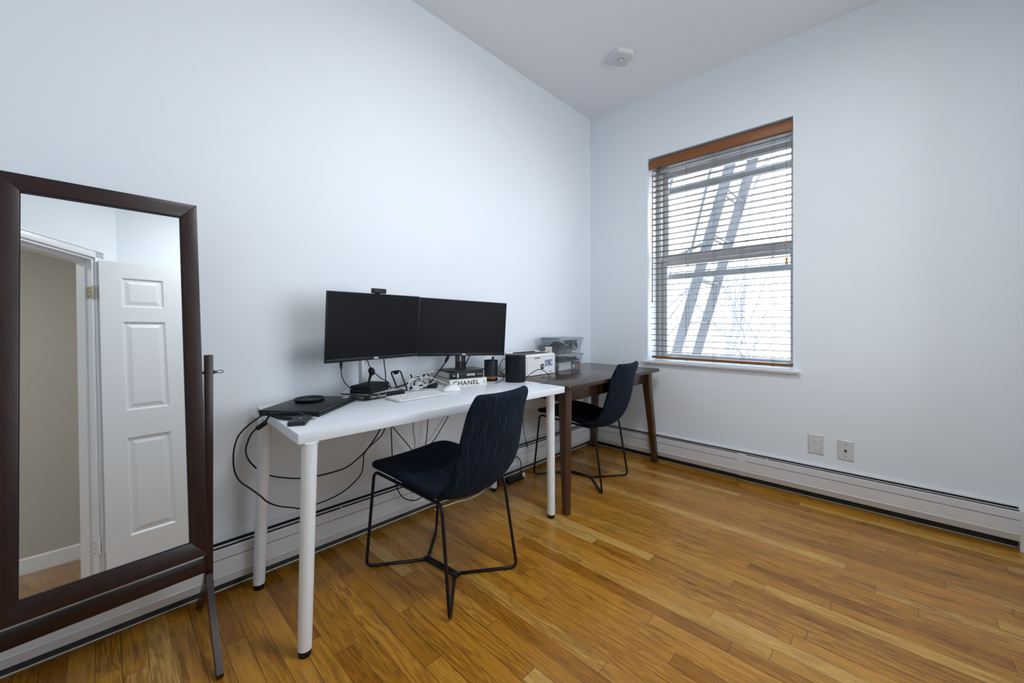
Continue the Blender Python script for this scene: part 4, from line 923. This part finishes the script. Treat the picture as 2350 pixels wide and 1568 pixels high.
# pen cup
cc = Vector((-1.449, -.214, DZ)); pn = thing('pen_cup', 'dark slate cup with an amber band, holding pens beside the books', 'cup', cc)
MB().lathe([(0, .032), (.0385, .034), (.0400, .126), (.0420, .127), (.0425, .124), (.0425, .0300)], tuple(cc), 36).build('cup_body', 'cup', pn)
MB().lathe([(.0423, .0300), (.0423, .0150), (.040, .0145)], tuple(cc), 36).build('amber_band', 'cork', pn)
MB().lathe([(.0418, .0150), (.0418, .002), (.039, 0), (0, 0)], tuple(cc), 36).build('base_ring', 'blackm', pn)
MB().prism(rct(-.030, -.0022, .030, .0022), 0, .0008, face_frame(cc+Vector((.0385, -.0182, .078)), (.0, 0, 1), (.904, -.427, 0))).build('side_marking', 'ink_w', pn, 0)
for i, (dx, dy, lx, ly, m_) in enumerate(((.010, .002, .03, -.004, 'silver'), (.005, -.006, .016, .008, 'black'), (.014, .006, .038, .012, 'black'))):
    a_ = cc+Vector((dx-.01, dy, .032)); c_ = cc+Vector((dx+lx*.6, dy+ly, .152-.006*i))
    p_ = MB().cyl(a_, c_, .0038, n=10).build('pen', m_, None, 50)
    tag(p_, ['silver pen standing in the dark cup', 'shortest dark pen in the cup, leaning left of the others', 'black pen leaning furthest right in the dark cup'][i], 'pen', 'pens in the dark cup')
    MB().cyl(c_, c_+(c_-a_).normalized()*.008, .0030, .0015, n=8).build('clip_end', 'chrome', p_, 50)
cable('speaker_cable', 'tangled black lead between the pen cup and the smart speaker', [az(1137, 879, DZ+.003), az(1150, 874, DZ+.003), az(1156, 868, DZ+.003), P(1150, 856, 2.50), P(1144, 850, 2.52), P(1148, 836, 2.52), P(1154, 826, 2.52), P(1163, 823, 2.54)], .0022)
cable('speaker_cable', 'second black lead coiled low behind the pen cup', [P(1142, 862, 2.50), P(1150, 866, 2.49), P(1158, 862, 2.51), P(1152, 852, 2.52), P(1160, 846, 2.54)], .0022)
# smart speaker
sp = Vector((-1.367, -.345, DZ)); so = thing('smart_speaker', 'black cylindrical smart speaker at the right end of the white desk', 'speaker', sp, R(44))
Fsp = Matrix.Translation(sp) @ Matrix.Rotation(R(44), 4, 'Z')
def sq(w, e=4, n=40): return [(w*math.copysign(abs(math.cos(a))**(2/e), math.cos(a)), w*math.copysign(abs(math.sin(a))**(2/e), math.sin(a))) for a in [k*2*math.pi/n for k in range(n)]]
MB().prism(sq(.0625, 3.0), .006, .151, Fsp, bev=.002).build('grille', 'spk', so, 50)
MB().prism(sq(.057, 3.0), .0, .007, Fsp, bev=.001).build('foot', 'black', so, 50)
MB().prism(sq(.063, 3.0), .1512, .1655, Fsp, bev=.002).build('top_plate', 'bezel', so, 50)

# ================================================================== BROWN TABLE ITEMS
# printer
px0, px1, py0, py1 = -1.215, -.867, -.264, -.072
pt = thing('laser_printer', 'small white laser printer on the brown table behind the speaker', 'printer', ((px0+px1)/2, (py0+py1)/2, BZ))
b = MB(); b.prism([(py0, .744), (py1, .744), (py1, .886), (py0+.08, .888), (py0+.012, .884), (py0, .872)], px0, px1, Matrix(((0, 0, 1, 0), (1, 0, 0, 0), (0, 1, 0, 0), (0, 0, 0, 1))), bev=.002)
pb = b.build('body', 'plastic_w', pt, 30)
b = MB(); b.box((px0, py0-.0015, .8655), (px1, py0+.002, .8668)); b.box((px0+.045, py0-.001, .75), (px0+.0462, py0+.001, .866)); b.box((px1-.006, py0-.001, .75), (px1-.005, py0+.001, .866)); b.build('panel_seams', 'lid', pb, 0)
b = MB(); b.box((-1.095, py0-.0012, .8555), (-1.035, py0+.002, .8610)); b.build('finger_slot', 'gunmetal', pt, 0)
b = MB(); b.prism([(-1.160, -.235), (-.905, -.235), (-.925, -.120), (-1.165, -.120)], .8868, .8885, I4); b.build('output_tray', 'ink_k', pt, 0)
b = MB(); b.prism([(-1.145, -.228), (-.925, -.228), (-.935, -.195), (-1.135, -.195)], .8885, .8890, I4); b.build('tray_floor', 'bezel', pt, 0)
MB().box((px0+.004, -.121, .884), (px1-.004, -.076, .8965), bev=.005).build('rear_hood', 'plastic_w', pt)
MB().box((-1.155, -.1225, .8885), (-.925, -.1200, .8950)).build('paper_slot', 'ink_k', pt, 0)
for sx in (px0+.03, px1-.03): MB().box((sx-.012, py0+.02, .7400), (sx+.012, py1-.02, .745)).build('foot', 'black', pt, 0)
Fpp = face_frame((-.972, py0-.0012, .806), (1, 0, 0), (0, -1, 0))
lg = MB().lathe([(0, .0006), (.0195, .0006), (.0195, 0)], F=face_frame((-1.012, py0-.0012, .798), (1, 0, 0), (0, -1, 0)), n=36).build('round_logo', 'ink_k', pt, 0)
text('hp', .027, face_frame((-1.012, py0-.0020, .800), (1, 0, 0), (0, -1, 0)), 'ink_w', lg, 'logo_letters', shear=.28, off=-.0002, sx=.85)
b = MB(); s = .1
def slabU(x):  return [rct(x, .88, x+.30, 1), rct(x+.42, .88, x+.72, 1), rct(x+.06, .2, x+.24, .92), rct(x+.48, .2, x+.66, .92), [(x+.06, .2), (x+.18, 0), (x+.26, .14), (x+.24, .22)], [(x+.66, .2), (x+.54, 0), (x+.46, .14), (x+.48, .22)], rct(x+.18, 0, x+.54, .15)]
def slabN(x):  return [rct(x, .88, x+.28, 1), rct(x, 0, x+.28, .12), rct(x+.06, .05, x+.22, .95), rct(x+.50, .88, x+.78, 1), rct(x+.56, .05, x+.72, .95), [(x+.10, 1), (x+.30, 1), (x+.72, 0), (x+.54, 0)]]
def slabC(x):  return [rct(x+.16, .85, x+.54, 1), rct(x+.16, 0, x+.54, .15), rct(x+.0, .2, x+.18, .8), [(x, .8), (x+.16, 1), (x+.24, .86), (x+.18, .78)], [(x, .2), (x+.16, 0), (x+.24, .14), (x+.18, .22)], rct(x+.52, .66, x+.68, 1), rct(x+.52, 0, x+.68, .34)]
Fu = face_frame((-.984, py0-.0012, .798), (1, 0, 0), (0, -1, 0))
for poly in slabU(0)+slabN(.84)+slabC(1.72): b.prism([(x*.033*1.02, y*.043) for x, y in poly], 0, .0006, Fu)
b.build('blue_lettering', 'ink_b', pt, 0, fixn=False)
text('LaserJet M15w', .0058, face_frame((-.922, py0-.0008, .757), (1, 0, 0), (0, -1, 0)), 'ink_k', pt, 'model_lettering')
cable('printer_cable', 'black lead making a high arch in front of the white printer', [P(1206, 866, 2.46), P(1217, 859, 2.45), P(1229, 851, 2.44), P(1238, 848, 2.43), P(1247, 850.5, 2.41), P(1257, 858, 2.38), P(1261.5, 866, 2.35), P(1259, 874, 2.33), P(1250, 880.5, 2.31), P(1238, 881, 2.32)], .0021)
# card leaning behind the printer
cd = thing('paper_card', 'white printed card standing between the printer and the plastic bins', 'card', (-.822, -.20, BZ))
k0 = ay(1251.5, 796.5, -.170)
MB().box((k0.x-.002, -.1712, BZ), (k0.x+.078, -.170, k0.z), bev=0).build('card_sheet', 'paper', cd, 0)
MB().box((k0.x+.0, -.1722, k0.z-.022), (k0.x+.014, -.1713, k0.z-.014)).build('red_print', 'ink_r', cd, 0)
MB().box((k0.x+.022, -.1722, k0.z-.034), (k0.x+.038, -.1713, k0.z-.029)).build('black_print', 'ink_k', cd, 0)
# storage bins
def bin_(label, z0, dx, content, dy=0):
    x0, x1, y0, y1 = -.800+dx, -.470+dx, -.250+dy, -.055+dy
    t = thing('storage_bin', label, 'storage bin', ((x0+x1)/2, (y0+y1)/2, z0), 0, 'clear bins with grey lids')
    b = MB(); T = .004; zt = z0+.119; fl = .016
    def rg(x, z, ins=0): return [(a+((x0+x1)/2-a)*0, c_, z) for a, c_ in rrect(x0+.022-x+ins, x1-.022+x-ins, y0+.020-x+ins, y1-.020+x-ins, .014)]
    for ins in (0, T*.6):
        R1, R2, R3, R4 = rg(0, z0+ins), rg(.006, z0+.065, ins), rg(.010, z0+.066, ins), rg(fl, zt, ins)
        vv = [[b.bm.verts.new(p) for p in r] for r in (R1, R2, R3, R4)]
        for A, B in zip(vv, vv[1:]):
            for k in range(len(A)): b.bm.faces.new((A[k], A[(k+1) % len(A)], B[(k+1) % len(A)], B[k]))
        if ins == 0: b.bm.faces.new(vv[0])
    b.build('tub', 'bin', t, 40, fixn=False)
    b = MB(); b.prism(rrect(x0-.001, x1+.001, y0-.001, y1+.001, .016), zt-.010, zt, I4, bev=.002); b.prism(rrect(x0+.014, x1-.014, y0+.014, y1-.014, .012), zt-.001, zt+.004, I4, bev=.0015)
    b.build('lid', 'lid', t, 30)
    content(x0, x1, y0, y1, z0, t)
    return t
def cont_low(x0, x1, y0, y1, z0, t):
    o = MB().box((x0+.030, y0+.0225, z0+.004), (x0+.175, y0+.032, z0+.060)).build('white_packet', 'cover_w', None, 0); tag(o, 'white flat packet inside the lower clear bin', 'packet')
    MB().box((x0+.135, y0+.0215, z0+.008), (x0+.155, y0+.0224, z0+.013)).build('barcode', 'ink_k', o, 0)
    o = MB().box((x0+.182, y0+.022, z0+.004), (x1-.030, y0+.08, z0+.052), bev=.002).build('small_box', 'tissue', None, 30); tag(o, 'small printed box at the right of the lower clear bin', 'box')
    MB().box((x0+.235, y0+.0214, z0+.008), (x0+.285, y0+.022, z0+.045)).build('photo_panel', 'cork', o, 0)
    MB().cyl((x0+.212, y0+.0216, z0+.028), (x0+.212, y0+.022, z0+.028), .013, n=20).build('round_badge', 'cover_w', o, 0)
    rowsv = []
    for i in range(15):
        row = []
        for j in range(8):
            row.append((x0+.03+(x1-x0-.06)*i/14, y0+.03+(y1-y0-.06)*j/7, z0+.080+.010*math.sin(i*1.3+j*.8)+.006*math.cos(j*2.3+i)))
        rowsv.append(row)
    b = MB().grid(rowsv); b.box((x0+.03, y0+.03, z0+.062), (x1-.03, y1-.03, z0+.076), bev=.004); tag(b.build('folded_cloth', 'tissue', None, 60), 'crumpled dark cloth at the top of the lower clear bin', 'cloth')
def cont_up(x0, x1, y0, y1, z0, t):
    b = MB(); b.sph((x0+.085, y0+.085, z0+.048), .045, (1.3, 1.3, 1.05), n=18); b.sph((x0+.06, y0+.13, z0+.035), .03, (1.2, 1, 1), n=14)
    tag(b.build('navy_pouch', 'navybag', None, 60), 'navy cloth pouch at the left of the upper clear bin', 'pouch')
    for i in range(16):
        cx, cy, cz = x0+.150+.0095*i, y0+.050+.016*(i % 3), z0+.050+.007*(i % 4); a = random.uniform(-.6, .9); rr_ = random.uniform(.028, .050)
        pts = []
        for k in range(40):
            th = k*2*math.pi/14; r_ = rr_*(1+.06*math.sin(k*.9+i))
            pts.append(Vector((cx+r_*math.cos(th)*math.cos(a), cy+r_*math.cos(th)*math.sin(a)*.7, cz+r_*math.sin(th)*.95+.0008*k*.2)))
        pts = [Vector((min(max(q.x, x0+.03), x1-.03), min(max(q.y, y0+.03), y1-.03), min(max(q.z, z0+.008), z0+.098))) for q in pts]
        o = MB().tube(pts, .0024, 6).build('spare_cable', ('cable', 'gunmetal', 'lid')[i % 3], None, 0)
        tag(o, 'coiled spare lead among the tangle in the upper clear bin', 'cable', 'coiled leads in the upper bin')
    tag(MB().box((x0+.13, y0+.035, z0+.004), (x0+.21, y0+.12, z0+.030), bev=.004).build('adapter_brick', 'black', None, 30), 'black adapter brick on the floor of the upper clear bin', 'power adapter')
bin_('clear plastic bin with grey lid, lower of the two on the brown table', BZ, 0, cont_low)
bin_('clear plastic bin with grey lid full of cables, stacked on the lower one', BZ+.1235, .0, cont_up)

# ================================================================== UNDER THE DESKS
Y = -.075
def yp(*pts): return [ay(a, c_, d_) for a, c_, d_ in pts]
cable('hanging_cable', 'black cable dropping straight down behind the near chair, left of the others', yp((897, 975, -.10), (899, 1020, -.10), (901, 1060, -.10), (905, 1090, -.10), (912, 1122, -.10), (925, 1142, -.10), (948, 1149, -.10), (966, 1143, -.10), (982, 1128, -.11)), .0028)
cable('hanging_cable', 'black cable slanting down to the right under the white desk', yp((899, 978, -.06), (918, 1000, -.06), (940, 1026, -.06), (955, 1048, -.08), (975, 1080, -.10), (1000, 1120, -.12)), .0026)
cable('hanging_cable', 'black cable hanging almost vertical behind the chair seat', yp((982, 960, -.05), (980, 995, -.05), (976, 1030, -.06), (972, 1060, -.09), (985, 1100, -.11)), .0026)
cable('hanging_cable', 'black cable slanting down to the left, rightmost behind the near chair', yp((1029, 955, -.03), (1013, 983, -.04), (998, 1008, -.05), (978, 1030, -.07), (965, 1052, -.09)), .0026)
cable('hanging_cable', 'painted-over pale cable running down the wall under the desk', yp((951, 960, -.006), (949, 990, -.006), (953, 1010, -.006), (951, 1050, -.006), (950, 1092, -.006)), .0020, 'cable_g')
o = cable('hanging_cable', 'thin black cable with a loose plug, between the two tables', yp((1200, 955, -.05), (1201, 980, -.05), (1204, 1000, -.06), (1208, 1014, -.075)), .0022)
MB().tube(yp((1207.5, 1012, -.075), (1209, 1020, -.078), (1211, 1027, -.08)), .004, 8, rs=[.0035, .0050, .0030]).build('plug', 'black', o, 40)
wcn = [az(984, 1163, .004), az(1005, 1162, .004), az(1030, 1158.5, .004), az(1052, 1151, .004), az(1075, 1146, .004), az(1092, 1138, .004), az(1104, 1131, .004), az(1111, 1122, .004), az(1130, 1112, .004)]
for q in wcn: q.y = min(q.y, -.0745)
cable('extension_cord', 'white cord lying on the wooden floor behind the near chair', wcn, .0035, 'cable_w', cat='cord')
st = thing('power_strip', 'black power strip on the floor by the wall, partly behind the chair', 'power strip', (-1.12, -.115, 0))
MB().box((-1.21, -.138, .0), (-1.06, -.092, .034), bev=.005).build('housing', 'black', st)
MB().box((-1.19, -.132, .0338), (-1.08, -.098, .0352), bev=.001).build('socket_row', 'bezel', st)
o = MB().box((-1.082, -.152, .012), (-1.062, -.1385, .038), bev=.003).build('wall_plug', 'plastic_w', None); o.location.z = 0.0
o.location.z = .012; tag(o, 'small white plug in the black power strip', 'plug')
MB().tube([(-1.072, -.1515, .025), (-1.072, -.162, .020), (-1.076, -.170, .006)], .0025, 8).build('lead', 'cable_w', o, 0)
cable('strip_cord', 'black cord curling up from the power strip', [(-1.068, -.11, .036), (-1.050, -.10, .06), (-1.045, -.095, .10), (-1.062, -.09, .135), (-1.10, -.085, .16)], .0035, cat='cord')

# ================================================================== OUTSIDE THE WINDOW
fe = thing('fire_escape', 'grey steel fire escape stair outside the window', 'fire escape', (1.4, -1.2, -3.5))
def outp(x, y, X): return ax(x, y, X)
XA, XB = 1.25, 1.80
A0, A1 = outp(1538, 860, XA), outp(1712, 250, XA); B0, B1 = outp(1585, 860, XB), outp(1762, 250, XB)
def plank(b, p, q, w, t):
    d = (q-p).normalized(); f = Matrix((d, Vector((1, 0, 0)), d.cross(Vector((1, 0, 0))))).transposed().to_4x4(); f.translation = p
    b.box((0, -t/2, -w/2), ((q-p).length, t/2, w/2), f)
for p_, q_ in ((A0, A1), (B0, B1)):
    e = (q_-p_).normalized(); b = MB(); plank(b, p_-e*1.2, q_+e*.6, .102, .014); b.build('stringer', 'iron', fe, 0)
n = 6
for i in range(n):
    f_ = (i+.3)/n; a_ = A0.lerp(A1, f_); zz = a_.z; k_ = (zz-B0.z)/(B1.z-B0.z); b_ = B0.lerp(B1, k_)
    MB().box((a_.x, -.045, zz-.008), (b_.x, -.030, zz+.008), Matrix.Translation((0, (a_.y+b_.y)/2, 0))).box((a_.x, .030, zz-.008), (b_.x, .045, zz+.008), Matrix.Translation((0, (a_.y+b_.y)/2, 0))).build('stair_tread', 'iron', fe, 0)
b = MB(); h0, h1 = outp(1578, 610, 1.2), outp(1652, 300, 1.2); b.cyl(h0, h1, .014, n=8); b.cyl(outp(1528, 600, 1.2), outp(1620, 556, 1.2), .016, n=8); b.cyl(outp(1545, 400, 1.2), outp(1530, 450, 1.2), .02, n=8)
b.build('handrail', 'iron', fe, 30)
def tree(label, base, h, seed, lean=(0, 0), r0=.11):
    rnd = random.Random(seed); b = MB()
    def grow(p, d, l, r, lv):
        pts = [p]; q = p.copy(); dd_ = d.copy(); n = 5
        for i in range(n):
            dd_ = (dd_+Vector((rnd.uniform(-.16, .16), rnd.uniform(-.16, .16), rnd.uniform(-.05, .10)))).normalized(); q = q+dd_*(l/n); pts.append(q.copy())
        b.tube(pts, r, 6 if lv < 2 else 4, rs=[max(r*(1-.45*i/n), .0035) for i in range(n+1)])
        if lv >= 5: return
        for k in range(4 if lv < 3 else 3):
            s0 = rnd.randint(1, n); a = rnd.uniform(0, 2*math.pi); e = Vector((math.cos(a), math.sin(a), rnd.uniform(.2, .9))).normalized()
            grow(pts[s0], (dd_*.55+e*.8).normalized(), l*rnd.uniform(.5, .72), r*.5, lv+1)
    grow(Vector(base), Vector((lean[0], lean[1], 1)).normalized(), h, r0, 0)
    o = b.build('bare_tree', 'bark', None, 0, fixn=False); tag(o, label, 'tree', 'bare trees outside the window'); return o
tree('bare winter tree nearest the right side of the window view', (6.0, 1.55, -3.5), 6.0, 3, r0=.085)
tree('slender bare tree in the middle of the window view', (8.0, 3.6, -3.5), 6.0, 11, r0=.06)
tree('bare tree seen at the left, behind the fire escape', (7.5, 4.9, -3.5), 6.2, 5, r0=.06)
tree('thin bare tree at the far right of the window view', (5.2, .35, -3.5), 5.4, 21, r0=.06)
g = MB().box((.3, -14, -3.6), (26, 22, -3.5)).build('ground_outside', 'yard', None, 0); g['kind'] = 'structure'
# ================================================================== LIGHT
w = bpy.data.worlds.new('World'); sc.world = w; w.use_nodes = True; nt = w.node_tree
bg = nt.nodes['Background']; tc = nt.nodes.new('ShaderNodeTexCoord'); sx_ = nt.nodes.new('ShaderNodeSeparateXYZ'); rp = nt.nodes.new('ShaderNodeValToRGB')
nt.links.new(tc.outputs['Generated'], sx_.inputs[0]); nt.links.new(sx_.outputs[2], rp.inputs[0]); nt.links.new(rp.outputs[0], bg.inputs[0])
rp.color_ramp.elements[0].position = 0; rp.color_ramp.elements[0].color = (.95, .96, 1, 1); rp.color_ramp.elements[1].position = .7; rp.color_ramp.elements[1].color = (.70, .84, 1, 1)
bg.inputs[1].default_value = 7.5
def area(name, loc, rot, sx, sy, e, col, portal=False):
    l = bpy.data.lights.new(name, 'AREA'); l.shape = 'RECTANGLE'; l.size = sx; l.size_y = sy; l.energy = e; l.color = col
    if portal: l.cycles.is_portal = True
    o = bpy.data.objects.new(name, l); COL.objects.link(o); o.location = loc; o.rotation_euler = rot; return o
area('window_portal', (.30, -1.045, 1.62), (0, R(90), 0), 1.6, .96, 1, (1, 1, 1), True)
area('window_portal', ((r0+r1)/2, RY-.14, 1.61), (R(90), 0, 0), 1.53, 1.78, 1, (1, 1, 1), True)
l = area('fill_lamp_light', (LP.x, LP.y, H-.105), (0, 0, 0), .52, .52, 25, (.96, .98, 1)); l.data.shape = 'DISK'  # fill light under the added lamp
area('hall_fill_light', (-4.1, -3.0, H-.05), (0, 0, 0), .3, .3, 14, (1, .95, .88))  # light added to brighten the hall, no fixture
# ------------------------------------------------------------------ camera
cam = bpy.data.cameras.new('camera'); co_ = bpy.data.objects.new('camera', cam); COL.objects.link(co_)
co_.location = CAM; co_.rotation_euler = (math.pi/2, 0, YAW-math.pi/2)
cam.sensor_fit = 'HORIZONTAL'; cam.sensor_width = 36; cam.lens = FPX/2350*36; cam.shift_y = -(784-HY)/2350; cam.clip_start = .02; cam.clip_end = 200
sc.camera = co_
sc.view_settings.view_transform = 'Standard'; sc.view_settings.look = 'None'; sc.view_settings.gamma = 1; sc.view_settings.use_curve_mapping = False
sc.view_settings.exposure = -0.18
sc.cycles.max_bounces = 12; sc.cycles.diffuse_bounces = 8; sc.cycles.transparent_max_bounces = 24; sc.cycles.sample_clamp_indirect = 8
